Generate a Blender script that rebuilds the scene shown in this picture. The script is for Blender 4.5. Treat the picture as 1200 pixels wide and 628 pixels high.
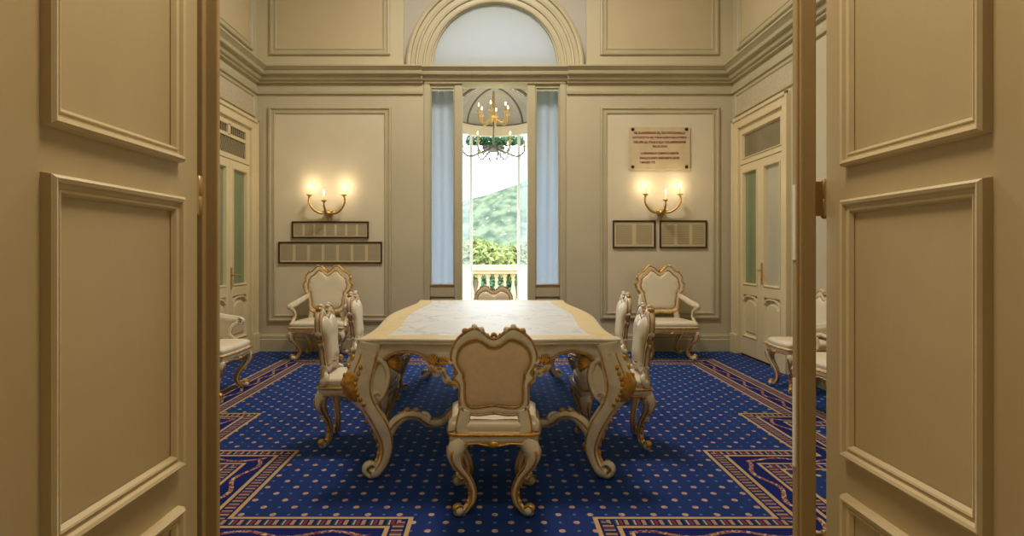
import bpy, math, random
from mathutils import Vector, Matrix
random.seed(7)
PI = math.pi
for o in list(bpy.data.objects):
    bpy.data.objects.remove(o)
scene = bpy.context.scene
COL = scene.collection

# ------------------------------------------------------------------ camera
F, H, VX, VY = 720.0, 1.30, 580.0, 297.0          # focal in px, eye height, vanishing point in the 1200x628 frame
cam_d = bpy.data.cameras.new('camera')
cam_d.sensor_width = 36.0
cam_d.sensor_fit = 'HORIZONTAL'
cam_d.lens = F / 1200.0 * 36.0
cam_d.shift_x = (600.0 - VX) / 1200.0
cam_d.shift_y = -(314.0 - VY) / 1200.0
cam_d.clip_end = 3000
cam = bpy.data.objects.new('camera', cam_d)
cam.location = (0, 0, H)
cam.rotation_euler = (PI / 2, 0, 0)
COL.objects.link(cam)
scene.camera = cam

# ------------------------------------------------------------------ light
SKY_STRENGTH = 4.8
SUN_STRENGTH = 2.8
ROOM_LAMP = 165.0
HALL_FILL = 34.0
scene.view_settings.view_transform = 'Standard'
scene.view_settings.look = 'None'
scene.view_settings.gamma = 1.0
scene.view_settings.exposure = 0.15
scene.view_settings.use_curve_mapping = False
scene.cycles.max_bounces = 10
scene.cycles.diffuse_bounces = 6
scene.cycles.transparent_max_bounces = 12
scene.cycles.sample_clamp_indirect = 6.0
scene.cycles.caustics_reflective = False
scene.cycles.caustics_refractive = False

world = bpy.data.worlds.new('world')
scene.world = world
world.use_nodes = True
wn = world.node_tree
bg = wn.nodes['Background']
bg.inputs[0].default_value = (0.84, 0.93, 1.0, 1)
bg.inputs[1].default_value = SKY_STRENGTH


def lamp(name, kind, loc, energy, color, rot=(0, 0, 0), **kw):
    d = bpy.data.lights.new(name, kind)
    d.energy = energy
    d.color = color
    for k, v in kw.items():
        setattr(d, k, v)
    o = bpy.data.objects.new(name, d)
    o.location = loc
    o.rotation_euler = rot
    COL.objects.link(o)
    return o


lamp('sun', 'SUN', (0, 0, 30), SUN_STRENGTH, (1.0, 0.93, 0.82), (math.radians(30), math.radians(14), 0), angle=0.01)
WARM = (1.0, 0.78, 0.50)
lamp('ceiling_lamp', 'AREA', (0, 5.6, 5.75), ROOM_LAMP, (1.0, 0.90, 0.74), shape='DISK', size=1.3)
lamp('hall_fill', 'AREA', (0.05, 1.55, 3.38), HALL_FILL, (1.0, 0.84, 0.60), shape='DISK', size=0.7)  # unseen fill light added in the hall to brighten door leaves and near chair


# ------------------------------------------------------------------ materials
def lin(r, g, b):
    def f(c):
        c /= 255.0
        return c / 12.92 if c <= 0.04045 else ((c + 0.055) / 1.055) ** 2.4
    return (f(r), f(g), f(b), 1.0)


def mat(name, rgb, rough=0.5, metal=0.0, var=0.0, vscale=6.0, bump=0.0, bscale=40.0, coat=0.0, rgb2=None, stretch=(1, 1, 1)):
    m = bpy.data.materials.new(name)
    m.use_nodes = True
    nt = m.node_tree
    b = nt.nodes['Principled BSDF']
    b.inputs['Base Color'].default_value = lin(*rgb)
    b.inputs['Roughness'].default_value = rough
    b.inputs['Metallic'].default_value = metal
    if coat:
        b.inputs['Coat Weight'].default_value = coat
        b.inputs['Coat Roughness'].default_value = 0.15
    tc = nt.nodes.new('ShaderNodeTexCoord')
    mp = nt.nodes.new('ShaderNodeMapping')
    mp.inputs['Scale'].default_value = stretch
    nt.links.new(tc.outputs['Object'], mp.inputs[0])
    if var or rgb2:
        n = nt.nodes.new('ShaderNodeTexNoise')
        n.inputs['Scale'].default_value = vscale
        n.inputs['Detail'].default_value = 5
        nt.links.new(mp.outputs[0], n.inputs['Vector'])
        r = nt.nodes.new('ShaderNodeValToRGB')
        c1 = lin(*rgb)
        c2 = lin(*rgb2) if rgb2 else tuple(c * (1 - var) for c in c1[:3]) + (1,)
        r.color_ramp.elements[0].position = 0.35
        r.color_ramp.elements[1].position = 0.65
        r.color_ramp.elements[0].color = c2
        r.color_ramp.elements[1].color = c1
        nt.links.new(n.outputs[0], r.inputs[0])
        nt.links.new(r.outputs[0], b.inputs['Base Color'])
    if bump:
        n2 = nt.nodes.new('ShaderNodeTexNoise')
        n2.inputs['Scale'].default_value = bscale
        n2.inputs['Detail'].default_value = 4
        nt.links.new(mp.outputs[0], n2.inputs['Vector'])
        bm = nt.nodes.new('ShaderNodeBump')
        bm.inputs['Strength'].default_value = bump
        bm.inputs['Distance'].default_value = 0.01
        nt.links.new(n2.outputs[0], bm.inputs['Height'])
        nt.links.new(bm.outputs[0], b.inputs['Normal'])
    return m


def emit(name, col, s):
    m = bpy.data.materials.new(name)
    m.use_nodes = True
    b = m.node_tree.nodes['Principled BSDF']
    b.inputs['Base Color'].default_value = (1, 0.9, 0.7, 1)
    b.inputs['Emission Color'].default_value = col
    b.inputs['Emission Strength'].default_value = s
    return m


def translucent(name, rgb, mix, gloss=0.0):
    m = bpy.data.materials.new(name)
    m.use_nodes = True
    nt = m.node_tree
    nt.nodes.remove(nt.nodes['Principled BSDF'])
    out = nt.nodes['Material Output']
    d = nt.nodes.new('ShaderNodeBsdfDiffuse')
    t = nt.nodes.new('ShaderNodeBsdfTranslucent')
    d.inputs[0].default_value = lin(*rgb)
    t.inputs[0].default_value = lin(*rgb)
    mx = nt.nodes.new('ShaderNodeMixShader')
    mx.inputs[0].default_value = mix
    nt.links.new(d.outputs[0], mx.inputs[1])
    nt.links.new(t.outputs[0], mx.inputs[2])
    last = mx
    if gloss:
        g = nt.nodes.new('ShaderNodeBsdfGlossy')
        g.inputs['Roughness'].default_value = 0.1
        m2 = nt.nodes.new('ShaderNodeMixShader')
        m2.inputs[0].default_value = gloss
        nt.links.new(mx.outputs[0], m2.inputs[1])
        nt.links.new(g.outputs[0], m2.inputs[2])
        last = m2
    nt.links.new(last.outputs[0], out.inputs[0])
    return m


def clear_glass(name):
    m = bpy.data.materials.new(name)
    m.use_nodes = True
    nt = m.node_tree
    nt.nodes.remove(nt.nodes['Principled BSDF'])
    out = nt.nodes['Material Output']
    t = nt.nodes.new('ShaderNodeBsdfTransparent')
    t.inputs[0].default_value = (0.93, 0.96, 0.98, 1)
    g = nt.nodes.new('ShaderNodeBsdfGlossy')
    g.inputs['Roughness'].default_value = 0.03
    mx = nt.nodes.new('ShaderNodeMixShader')
    mx.inputs[0].default_value = 0.05
    nt.links.new(t.outputs[0], mx.inputs[1])
    nt.links.new(g.outputs[0], mx.inputs[2])
    nt.links.new(mx.outputs[0], out.inputs[0])
    return m


M = {}
M['wall'] = mat('wall_paint', (198, 189, 163), 0.55, var=0.06, vscale=1.5, bump=0.05, bscale=60)
M['wall_up'] = mat('upper_wall_paint', (202, 193, 164), 0.6, var=0.05, vscale=1.2)
M['field'] = mat('panel_damask', (220, 210, 186), 0.6, var=0.05, vscale=3, bump=0.05, bscale=90)
M['field_up'] = mat('upper_panel_paint', (200, 185, 152), 0.6, var=0.06, vscale=1.0)
M['spandrel'] = mat('shaded_spandrel_paint', (186, 183, 174), 0.6, var=0.05, vscale=1.5)  # bluish-grey shade of the arch recess put into the colour
M['frieze'] = mat('frieze_plaster', (196, 184, 160), 0.7, var=0.14, vscale=30, bump=0.1)
M['trim'] = mat('trim_paint', (190, 181, 152), 0.42, var=0.08, vscale=3)
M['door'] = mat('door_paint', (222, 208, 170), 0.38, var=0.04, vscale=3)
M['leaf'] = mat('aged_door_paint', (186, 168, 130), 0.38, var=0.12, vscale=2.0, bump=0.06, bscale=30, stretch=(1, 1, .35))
M['leaf_trim'] = mat('highlighted_moulding_paint', (200, 184, 150), 0.24, var=0.06, vscale=6)  # paler than the leaf: window highlights on the mouldings put into the colour
M['jamb'] = mat('jamb_paint', (166, 142, 102), 0.40, var=0.10, vscale=3)
M['ceil'] = mat('ceiling_plaster', (225, 212, 180), 0.8)
M['white'] = mat('ivory_lacquer', (228, 219, 198), 0.28, var=0.14, vscale=14, coat=0.3)
M['gold'] = mat('worn_gilding', (222, 176, 84), 0.36, metal=0.6, rgb2=(186, 134, 52), vscale=30, bump=0.25, bscale=60)
M['gold_dull'] = mat('dull_gilding', (196, 154, 86), 0.42, metal=0.45, rgb2=(158, 118, 66), vscale=40, bump=0.2, bscale=60)
M['leather'] = mat('ivory_leather', (232, 222, 200), 0.34, var=0.05, vscale=5, bump=0.04, bscale=25)
M['backcloth'] = mat('taupe_backcloth', (222, 198, 162), 0.75, var=0.08, vscale=40, bump=0.1, bscale=300)
M['brass'] = mat('aged_brass', (204, 170, 104), 0.35, metal=0.7)
M['steel'] = mat('painted_hinge', (176, 148, 98), 0.4, metal=0.25)
M['chip'] = mat('bare_worn_paint', (226, 218, 208), 0.5)
M['frame_wood'] = mat('dark_frame_wood', (62, 40, 26), 0.4)
M['plaque'] = mat('plaque_stone', (214, 196, 160), 0.45, var=0.12, vscale=8)
M['red'] = mat('engraved_red', (128, 22, 30), 0.6)
M['bolt'] = mat('dark_bolt', (46, 30, 26), 0.4, metal=0.4)
M['candle'] = mat('candle_sleeve', (222, 190, 130), 0.5)
M['bulb'] = emit('lit_bulb', (1.0, 0.72, 0.34, 1), 14.0)
M['crystal'] = mat('darkened_crystal', (136, 132, 124), 0.3, metal=0.3)  # crystal grey, darkened in the colour against the glare of the sky behind
M['dark'] = mat('grille_shade', (40, 36, 28), 0.8)  # dark backing sheet that paints the shade behind the grille slats
M['grille'] = mat('grille_metal', (150, 138, 110), 0.5, metal=0.2)
M['pane_green'] = mat('green_grey_pane', (132, 146, 112), 0.10, var=0.10, vscale=2)
M['pane_pale'] = mat('pale_curtained_pane', (190, 186, 164), 0.10, var=0.08, vscale=2, stretch=(1, 6, .3))
M['pane_taupe'] = mat('taupe_transom_pane', (132, 122, 96), 0.12, var=0.15, vscale=3)
M['lunette'] = translucent('frosted_lunette_pane', (204, 209, 214), 0.42)
M['sheer'] = translucent('sheer_blue_curtain', (222, 227, 236), 0.5)
M['glass'] = clear_glass('clear_pane')
M['ext_white'] = mat('white_exterior_paint', (232, 232, 228), 0.5)
M['ext_cream'] = mat('cream_exterior_paint', (222, 212, 190), 0.6)
M['stone'] = mat('sunlit_balustrade_stone', (206, 188, 156), 0.8, var=0.1, vscale=10)
M['dome'] = mat('grey_dome_plaster', (176, 176, 172), 0.7, var=0.12, vscale=5)
M['dome_rib'] = mat('dark_dome_rib', (120, 114, 108), 0.7)
M['terrace'] = mat('terrace_paving', (190, 180, 160), 0.8, var=0.1)
M['leaf_a'] = mat('sunny_leaves', (128, 132, 70), 0.7, rgb2=(88, 106, 50), vscale=3)
M['leaf_b'] = mat('deep_leaves', (64, 106, 68), 0.7, rgb2=(40, 82, 50), vscale=6)
M['leaf_c'] = mat('pale_vine_leaves', (104, 150, 112), 0.7, rgb2=(64, 118, 84), vscale=8)
M['bark'] = mat('bark', (110, 92, 70), 0.9)


def N(nt, t, **kw):
    n = nt.nodes.new(t)
    for k, v in kw.items():
        setattr(n, k, v)
    return n


def math_n(nt, op, a, b=None, c=None):
    n = nt.nodes.new('ShaderNodeMath')
    n.operation = op
    for i, v in enumerate((a, b, c)):
        if v is None:
            continue
        if isinstance(v, (int, float)):
            n.inputs[i].default_value = v
        else:
            nt.links.new(v, n.inputs[i])
    return n.outputs[0]


def mixc(nt, fac, a, b):
    n = nt.nodes.new('ShaderNodeMix')
    n.data_type = 'RGBA'
    if isinstance(fac, (int, float)):
        n.inputs[0].default_value = fac
    else:
        nt.links.new(fac, n.inputs[0])
    for s, v in ((6, a), (7, b)):
        if isinstance(v, tuple):
            n.inputs[s].default_value = v
        else:
            nt.links.new(v, n.inputs[s])
    return n.outputs[2]


def step(nt, x, lo, hi):
    return math_n(nt, 'MULTIPLY', math_n(nt, 'GREATER_THAN', x, lo), math_n(nt, 'LESS_THAN', x, hi))


NAVY = lin(14, 36, 118)


def carpet_base(nt, vec):
    n = N(nt, 'ShaderNodeTexNoise')
    n.inputs['Scale'].default_value = 3.0
    n.inputs['Detail'].default_value = 6
    nt.links.new(vec, n.inputs['Vector'])
    return mixc(nt, n.outputs[0], lin(2, 17, 80), lin(4, 29, 112))


def carpet_field():
    m = bpy.data.materials.new('dotted_blue_carpet')
    m.use_nodes = True
    nt = m.node_tree
    b = nt.nodes['Principled BSDF']
    b.inputs['Roughness'].default_value = 0.85
    b.inputs['Sheen Weight'].default_value = 0.5
    b.inputs['Sheen Tint'].default_value = (0.05, 0.3, 1.0, 1)
    b.inputs['Specular IOR Level'].default_value = 0.25
    tc = N(nt, 'ShaderNodeTexCoord')
    sp = N(nt, 'ShaderNodeSeparateXYZ')
    nt.links.new(tc.outputs['Object'], sp.inputs[0])
    x, y = sp.outputs[0], sp.outputs[1]

    def dots(dx, dy, ox, oy, rx, ry):
        fx = math_n(nt, 'SUBTRACT', math_n(nt, 'FRACT', math_n(nt, 'ADD', math_n(nt, 'DIVIDE', x, dx), ox)), 0.5)
        fy = math_n(nt, 'SUBTRACT', math_n(nt, 'FRACT', math_n(nt, 'ADD', math_n(nt, 'DIVIDE', y, dy), oy)), 0.5)
        qx = math_n(nt, 'POWER', math_n(nt, 'ABSOLUTE', math_n(nt, 'DIVIDE', math_n(nt, 'MULTIPLY', fx, dx), rx)), 2)
        qy = math_n(nt, 'POWER', math_n(nt, 'ABSOLUTE', math_n(nt, 'DIVIDE', math_n(nt, 'MULTIPLY', fy, dy), ry)), 2)
        return math_n(nt, 'LESS_THAN', math_n(nt, 'ADD', qx, qy), 1.0), fx
    DX, DY = 0.158, 0.18
    col = carpet_base(nt, tc.outputs['Object'])
    a1, f1 = dots(DX, DY, 0.0, 0.0, 0.0155, 0.018)
    a2, f2 = dots(DX, DY, 0.5, 0.5, 0.0155, 0.018)
    s1, _ = dots(DX, DY, 0.5, 0.0, 0.008, 0.009)
    s2, _ = dots(DX, DY, 0.0, 0.5, 0.008, 0.009)
    big = math_n(nt, 'MAXIMUM', a1, a2)
    small = math_n(nt, 'MAXIMUM', s1, s2)
    nz = N(nt, 'ShaderNodeTexNoise')
    nz.inputs['Scale'].default_value = 60
    nt.links.new(tc.outputs['Object'], nz.inputs['Vector'])
    tone = N(nt, 'ShaderNodeValToRGB')
    tone.color_ramp.elements[0].position = 0.40
    tone.color_ramp.elements[1].position = 0.60
    tone.color_ramp.elements[0].color = lin(190, 136, 112)
    tone.color_ramp.elements[1].color = lin(216, 190, 150)
    nt.links.new(nz.outputs[0], tone.inputs[0])
    col = mixc(nt, math_n(nt, 'MULTIPLY', small, 0.55), col, lin(120, 140, 180))
    col = mixc(nt, math_n(nt, 'MULTIPLY', big, 0.8), col, tone.outputs[0])
    nt.links.new(col, b.inputs['Base Color'])
    return m


def carpet_band():
    m = bpy.data.materials.new('carpet_border')
    m.use_nodes = True
    nt = m.node_tree
    b = nt.nodes['Principled BSDF']
    b.inputs['Roughness'].default_value = 0.9
    b.inputs['Specular IOR Level'].default_value = 0.2
    uv = N(nt, 'ShaderNodeUVMap')
    uv.uv_map = 'UVMap'
    sp = N(nt, 'ShaderNodeSeparateXYZ')
    nt.links.new(uv.outputs[0], sp.inputs[0])
    u, w = sp.outputs[0], sp.outputs[1]
    col = carpet_base(nt, uv.outputs[0])
    tan = lin(184, 156, 110)
    dashes = math_n(nt, 'FRACT', math_n(nt, 'DIVIDE', u, 0.085))
    r = N(nt, 'ShaderNodeValToRGB')
    r.color_ramp.interpolation = 'CONSTANT'
    cols = [(0.0, (16, 30, 84)), (0.12, (164, 130, 104)), (0.34, (16, 30, 84)), (0.46, (128, 48, 54)), (0.62, (16, 30, 84)),
            (0.70, (170, 160, 150)), (0.80, (40, 74, 80)), (0.90, (16, 30, 84))]
    while len(r.color_ramp.elements) < len(cols):
        r.color_ramp.elements.new(0.5)
    for e, (p, c) in zip(r.color_ramp.elements, cols):
        e.position = p
        e.color = lin(*c)
    nt.links.new(dashes, r.inputs[0])
    for lo, hi in ((0.034, 0.088), (0.282, 0.338)):
        col = mixc(nt, step(nt, w, lo, hi), col, r.outputs[0])
    for lo, hi in ((0.0, 0.022), (0.10, 0.122), (0.25, 0.27), (0.348, 0.37)):
        col = mixc(nt, step(nt, w, lo, hi), col, tan)
    wave = math_n(nt, 'MULTIPLY', math_n(nt, 'SINE', math_n(nt, 'MULTIPLY', u, 2 * PI / 0.42)), 0.03)
    dist = math_n(nt, 'ABSOLUTE', math_n(nt, 'SUBTRACT', math_n(nt, 'SUBTRACT', w, 0.186), wave))
    vine = math_n(nt, 'MULTIPLY', math_n(nt, 'LESS_THAN', dist, 0.013), 0.85)
    nz = N(nt, 'ShaderNodeTexNoise')
    nz.inputs['Scale'].default_value = 34
    nt.links.new(uv.outputs[0], nz.inputs['Vector'])
    g = N(nt, 'ShaderNodeValToRGB')
    g.color_ramp.interpolation = 'CONSTANT'
    for e, (p, c) in zip(g.color_ramp.elements, ((0.0, (176, 142, 84)), (0.46, (138, 44, 46)))):
        e.position = p
        e.color = lin(*c)
    e = g.color_ramp.elements.new(0.56)
    e.color = lin(220, 196, 150)
    nt.links.new(nz.outputs[0], g.inputs[0])
    col = mixc(nt, math_n(nt, 'MULTIPLY', vine, 0.85), col, g.outputs[0])
    nt.links.new(col, b.inputs['Base Color'])
    return m


M['carpet'] = carpet_field()
M['band'] = carpet_band()


def marble(name, c1, c2, vein, rough):
    m = bpy.data.materials.new(name)
    m.use_nodes = True
    nt = m.node_tree
    b = nt.nodes['Principled BSDF']
    b.inputs['Roughness'].default_value = rough
    b.inputs['Specular IOR Level'].default_value = 0.35
    tc = N(nt, 'ShaderNodeTexCoord')
    n1 = N(nt, 'ShaderNodeTexNoise')
    n1.inputs['Scale'].default_value = 2.2
    n1.inputs['Detail'].default_value = 8
    n1.inputs['Distortion'].default_value = 1.2
    nt.links.new(tc.outputs['Object'], n1.inputs['Vector'])
    col = mixc(nt, n1.outputs[0], lin(*c1), lin(*c2))
    v = math_n(nt, 'ABSOLUTE', math_n(nt, 'SUBTRACT', n1.outputs[0], 0.5))
    vm = math_n(nt, 'LESS_THAN', v, 0.012)
    col = mixc(nt, math_n(nt, 'MULTIPLY', vm, 0.5), col, lin(*vein))
    nt.links.new(col, b.inputs['Base Color'])
    return m


M['marble'] = marble('white_marble', (206, 210, 216), (228, 232, 236), (170, 174, 180), 0.46)
M['ochre'] = marble('ochre_marble', (216, 194, 146), (224, 208, 168), (208, 182, 134), 0.44)


def paper_mat(name, cols, lines, bg_rgb, ink):
    """aged printed sheet: COLS text blocks across, LINES rows of print; generated coordinates of the sheet"""
    m = bpy.data.materials.new(name)
    m.use_nodes = True
    nt = m.node_tree
    b = nt.nodes['Principled BSDF']
    b.inputs['Roughness'].default_value = 0.25
    tc = N(nt, 'ShaderNodeTexCoord')
    sp = N(nt, 'ShaderNodeSeparateXYZ')
    nt.links.new(tc.outputs['Generated'], sp.inputs[0])
    x, z = sp.outputs[0], sp.outputs[2]
    fx = math_n(nt, 'FRACT', math_n(nt, 'MULTIPLY', x, cols))
    inside = step(nt, fx, 0.10, 0.90)
    rows = math_n(nt, 'FRACT', math_n(nt, 'MULTIPLY', z, lines))
    ln = step(nt, rows, 0.30, 0.72)
    nz = N(nt, 'ShaderNodeTexNoise')
    nz.inputs['Scale'].default_value = 26
    mp = N(nt, 'ShaderNodeMapping')
    mp.inputs['Scale'].default_value = (cols * 0.9, 1, lines / 8)
    nt.links.new(tc.outputs['Generated'], mp.inputs[0])
    nt.links.new(mp.outputs[0], nz.inputs['Vector'])
    wd = math_n(nt, 'GREATER_THAN', nz.outputs[0], 0.42)
    mz = step(nt, z, 0.10, 0.88)
    ink_f = math_n(nt, 'MULTIPLY', math_n(nt, 'MULTIPLY', inside, ln), math_n(nt, 'MULTIPLY', wd, mz))
    blk = math_n(nt, 'MULTIPLY', math_n(nt, 'MULTIPLY', inside, mz), 0.40)
    col = mixc(nt, blk, lin(*bg_rgb), lin(*ink))
    col = mixc(nt, math_n(nt, 'MULTIPLY', ink_f, 0.35), col, lin(*ink))
    nt.links.new(col, b.inputs['Base Color'])
    return m


M['sheet7'] = paper_mat('seven_column_print', 7, 12, (206, 193, 160), (118, 104, 80))
M['sheet2'] = paper_mat('aged_letter', 2, 13, (208, 194, 158), (128, 114, 88))
M['sheet1'] = paper_mat('aged_certificate', 3, 11, (204, 190, 154), (130, 114, 88))


# ------------------------------------------------------------------ mesh building
class MB:
    def __init__(self):
        self.v, self.f, self.m, self.s, self.uv = [], [], [], [], {}

    def face(self, idx, mi=0, smooth=False):
        self.f.append(tuple(idx))
        self.m.append(mi)
        self.s.append(smooth)

    def add(self, pts):
        b = len(self.v)
        self.v.extend([tuple(p) for p in pts])
        return b

    def quad(self, a, b, c, d, mi=0):
        i = self.add((a, b, c, d))
        self.face((i, i + 1, i + 2, i + 3), mi)

    def box(self, lo, hi, mi=0):
        x0, y0, z0 = lo
        x1, y1, z1 = hi
        i = self.add([(x0, y0, z0), (x1, y0, z0), (x1, y1, z0), (x0, y1, z0), (x0, y0, z1), (x1, y0, z1), (x1, y1, z1), (x0, y1, z1)])
        for q in ((0, 3, 2, 1), (4, 5, 6, 7), (0, 1, 5, 4), (1, 2, 6, 5), (2, 3, 7, 6), (3, 0, 4, 7)):
            self.face([i + k for k in q], mi)

    def loops(self, loops, mi=0, closed=True, smooth=True, cap0=False, cap1=False, ring=False):
        """bridge a list of point loops (same count)"""
        n = len(loops[0])
        base = [self.add(l) for l in loops]
        K = len(loops)
        rng = range(K) if ring else range(K - 1)
        for k in rng:
            a, b = base[k], base[(k + 1) % K]
            mm = mi[k % len(mi)] if isinstance(mi, (list, tuple)) else mi
            for j in range(n if closed else n - 1):
                j2 = (j + 1) % n
                self.face((a + j, a + j2, b + j2, b + j), mm, smooth)
        m0 = mi[0] if isinstance(mi, (list, tuple)) else mi
        m1 = mi[-1] if isinstance(mi, (list, tuple)) else mi
        if cap0:
            self.face([base[0] + j for j in range(n)][::-1], m0)
        if cap1:
            self.face([base[-1] + j for j in range(n)], m1)

    def tube(self, pts, r, mi=0, n=8, closed=False, normal=None, rb=None, sq=1.0):
        """sweep an ellipse along pts; r in the plane of the curve, rb along NORMAL"""
        P = [Vector(p) for p in pts]
        K = len(P)
        R = r if isinstance(r, (list, tuple)) else [r] * K
        RB = rb if isinstance(rb, (list, tuple)) else ([rb] * K if rb else R)
        rings = []
        up = Vector(normal) if normal else None
        prev = None
        for k in range(K):
            t = (P[(k + 1) % K] - P[k - 1]) if closed else (P[min(k + 1, K - 1)] - P[max(k - 1, 0)])
            if t.length < 1e-9:
                t = Vector((0, 0, 1))
            t.normalize()
            if up is not None:
                b = (up - t * up.dot(t))
                if b.length < 1e-6:
                    b = t.orthogonal()
                b.normalize()
            else:
                if prev is None:
                    b = t.orthogonal().normalized()
                else:
                    b = prev - t * prev.dot(t)
                    b = b.normalized() if b.length > 1e-6 else t.orthogonal().normalized()
                prev = b
            a = b.cross(t)
            ring = []
            for j in range(n):
                th = 2 * PI * j / n + PI / n
                c, s = math.cos(th), math.sin(th)
                if sq != 1.0:
                    c = math.copysign(abs(c) ** sq, c)
                    s = math.copysign(abs(s) ** sq, s)
                ring.append(P[k] + a * (R[k] * c) + b * (RB[k] * s))
            rings.append(ring)
        self.loops(rings, mi, ring=closed, cap0=not closed, cap1=not closed)

    def lathe(self, prof, c=(0, 0, 0), n=16, mi=0, a0=0.0, axis='z'):
        rings = []
        for (r, z) in prof:
            ring = []
            for j in range(n):
                th = a0 + 2 * PI * j / n
                p = (r * math.cos(th), r * math.sin(th), z) if axis == 'z' else (r * math.cos(th), -z, r * math.sin(th))
                ring.append((c[0] + p[0], c[1] + p[1], c[2] + p[2]))
            rings.append(ring)
        self.loops(rings, mi, cap0=True, cap1=True)

    def ball(self, c, r, mi=0, n=10, k=6):
        rx, ry, rz = r if isinstance(r, tuple) else (r, r, r)
        rings = []
        for i in range(k + 1):
            ph = -PI / 2 + PI * (i + 0.001) / (k + 0.002)
            rings.append([(c[0] + rx * math.cos(ph) * math.cos(2 * PI * j / n), c[1] + ry * math.cos(ph) * math.sin(2 * PI * j / n),
                           c[2] + rz * math.sin(ph)) for j in range(n)])
        self.loops(rings, mi, cap0=True, cap1=True)

    def spiral(self, c, ex, ez, r0, turns, rad, mi=0, a0=0.0, n=7, rb=None, sgn=1):
        """a volute in the plane (ex, ez)"""
        ex, ez, c = Vector(ex), Vector(ez), Vector(c)
        K = max(8, int(turns * 14))
        pts, rr = [], []
        for i in range(K + 1):
            t = i / K
            r = r0 * (1 - 0.82 * t)
            th = a0 + sgn * turns * 2 * PI * t
            pts.append(c + ex * (r * math.cos(th)) + ez * (r * math.sin(th)))
            rr.append(rad * (1 - 0.45 * t))
        self.tube(pts, rr, mi, n, normal=ex.cross(ez), rb=[q * 1.2 for q in rr] if rb is None else rb)
        self.ball(c, r0 * 0.26, mi, 8, 5)

    def frame(self, to3d, u0, u1, v0, v1, prof, mi=0, smooth=False):
        """mitred rectangular moulding; prof = [(inset, height)]"""
        L = []
        for d, h in prof:
            L.append([to3d(u0 + d, v0 + d, h), to3d(u1 - d, v0 + d, h), to3d(u1 - d, v1 - d, h), to3d(u0 + d, v1 - d, h)])
        self.loops(L, mi, smooth=smooth)

    def prism(self, poly, to3d, h0, h1, mi=0, smooth=False):
        a = [to3d(u, v, h0) for u, v in poly]
        b = [to3d(u, v, h1) for u, v in poly]
        self.loops([a, b], mi, smooth=smooth, cap0=True, cap1=True)

    def build(self, name, mats, parent=None, bevel=0.0, fix=True):
        me = bpy.data.meshes.new(name)
        me.from_pydata(self.v, [], self.f)
        if not isinstance(mats, (list, tuple)):
            mats = [mats]
        for m in mats:
            me.materials.append(m)
        me.polygons.foreach_set('material_index', self.m)
        me.polygons.foreach_set('use_smooth', self.s)
        if self.uv:
            lay = me.uv_layers.new(name='UVMap')
            for p in me.polygons:
                q = self.uv.get(p.index)
                if q:
                    for li, w in zip(p.loop_indices, q):
                        lay.data[li].uv = w
        if fix:
            import bmesh
            bm = bmesh.new()
            bm.from_mesh(me)
            bmesh.ops.recalc_face_normals(bm, faces=bm.faces)
            bm.to_mesh(me)
            bm.free()
        me.update()
        o = bpy.data.objects.new(name, me)
        COL.objects.link(o)
        if parent:
            o.parent = parent
        if bevel:
            md = o.modifiers.new('bevel', 'BEVEL')
            md.width = bevel
            md.segments = 2
            md.limit_method = 'ANGLE'
            md.angle_limit = math.radians(40)
        return o


def spline(ctrl, per=6, closed=False):
    """Catmull-Rom through control points of any dimension"""
    P = [tuple(p) for p in ctrl]
    n = len(P)
    out = []
    D = len(P[0])
    rng = range(n) if closed else range(n - 1)
    for i in rng:
        p0 = P[(i - 1) % n] if closed or i > 0 else P[0]
        p1 = P[i]
        p2 = P[(i + 1) % n]
        p3 = P[(i + 2) % n] if closed or i + 2 < n else P[-1]
        for k in range(per):
            t = k / per
            out.append(tuple(0.5 * ((2 * p1[d]) + (-p0[d] + p2[d]) * t + (2 * p0[d] - 5 * p1[d] + 4 * p2[d] - p3[d]) * t * t +
                                    (-p0[d] + 3 * p1[d] - 3 * p2[d] + p3[d]) * t ** 3) for d in range(D)))
    if not closed:
        out.append(P[-1])
    return out


def tag(o, label=None, cat=None, group=None, kind=None):
    if label:
        o['label'] = label
    if cat:
        o['category'] = cat
    if group:
        o['group'] = group
    if kind:
        o['kind'] = kind
    return o


def struct(o, label=None):
    o['kind'] = 'structure'
    if label:
        o['label'] = label
    return o


def empty(name, loc=(0, 0, 0), rz=0.0):
    o = bpy.data.objects.new(name, None)
    o.empty_display_size = 0.1
    o.location = loc
    o.rotation_euler = (0, 0, rz)
    COL.objects.link(o)
    return o


def copy_tree(o, parent=None):
    c = o.copy()
    COL.objects.link(c)
    if parent:
        c.parent = parent
    for ch in list(o.children):
        copy_tree(ch, c)
    return c


# ------------------------------------------------------------------ room shell
WY = 8.20            # back wall surface
SX = 3.18            # side walls
CZ = 5.90            # ceiling
S = F / WY           # px per metre on the back wall


def bx(px):
    return (px - VX) / S


def bz(py):
    return H - (py - VY) / S


g = MB()
g.box((-3.5, 2.05, -0.2), (3.5, 8.6, -0.01))
g.box((-2.2, -2.2, -0.2), (2.2, 2.05, -0.01))
struct(g.build('floor', M['trim']))
g = MB()
g.box((-3.5, 2.05, CZ), (3.5, 8.6, CZ + 0.2))
struct(g.build('ceiling', M['ceil']))

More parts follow.
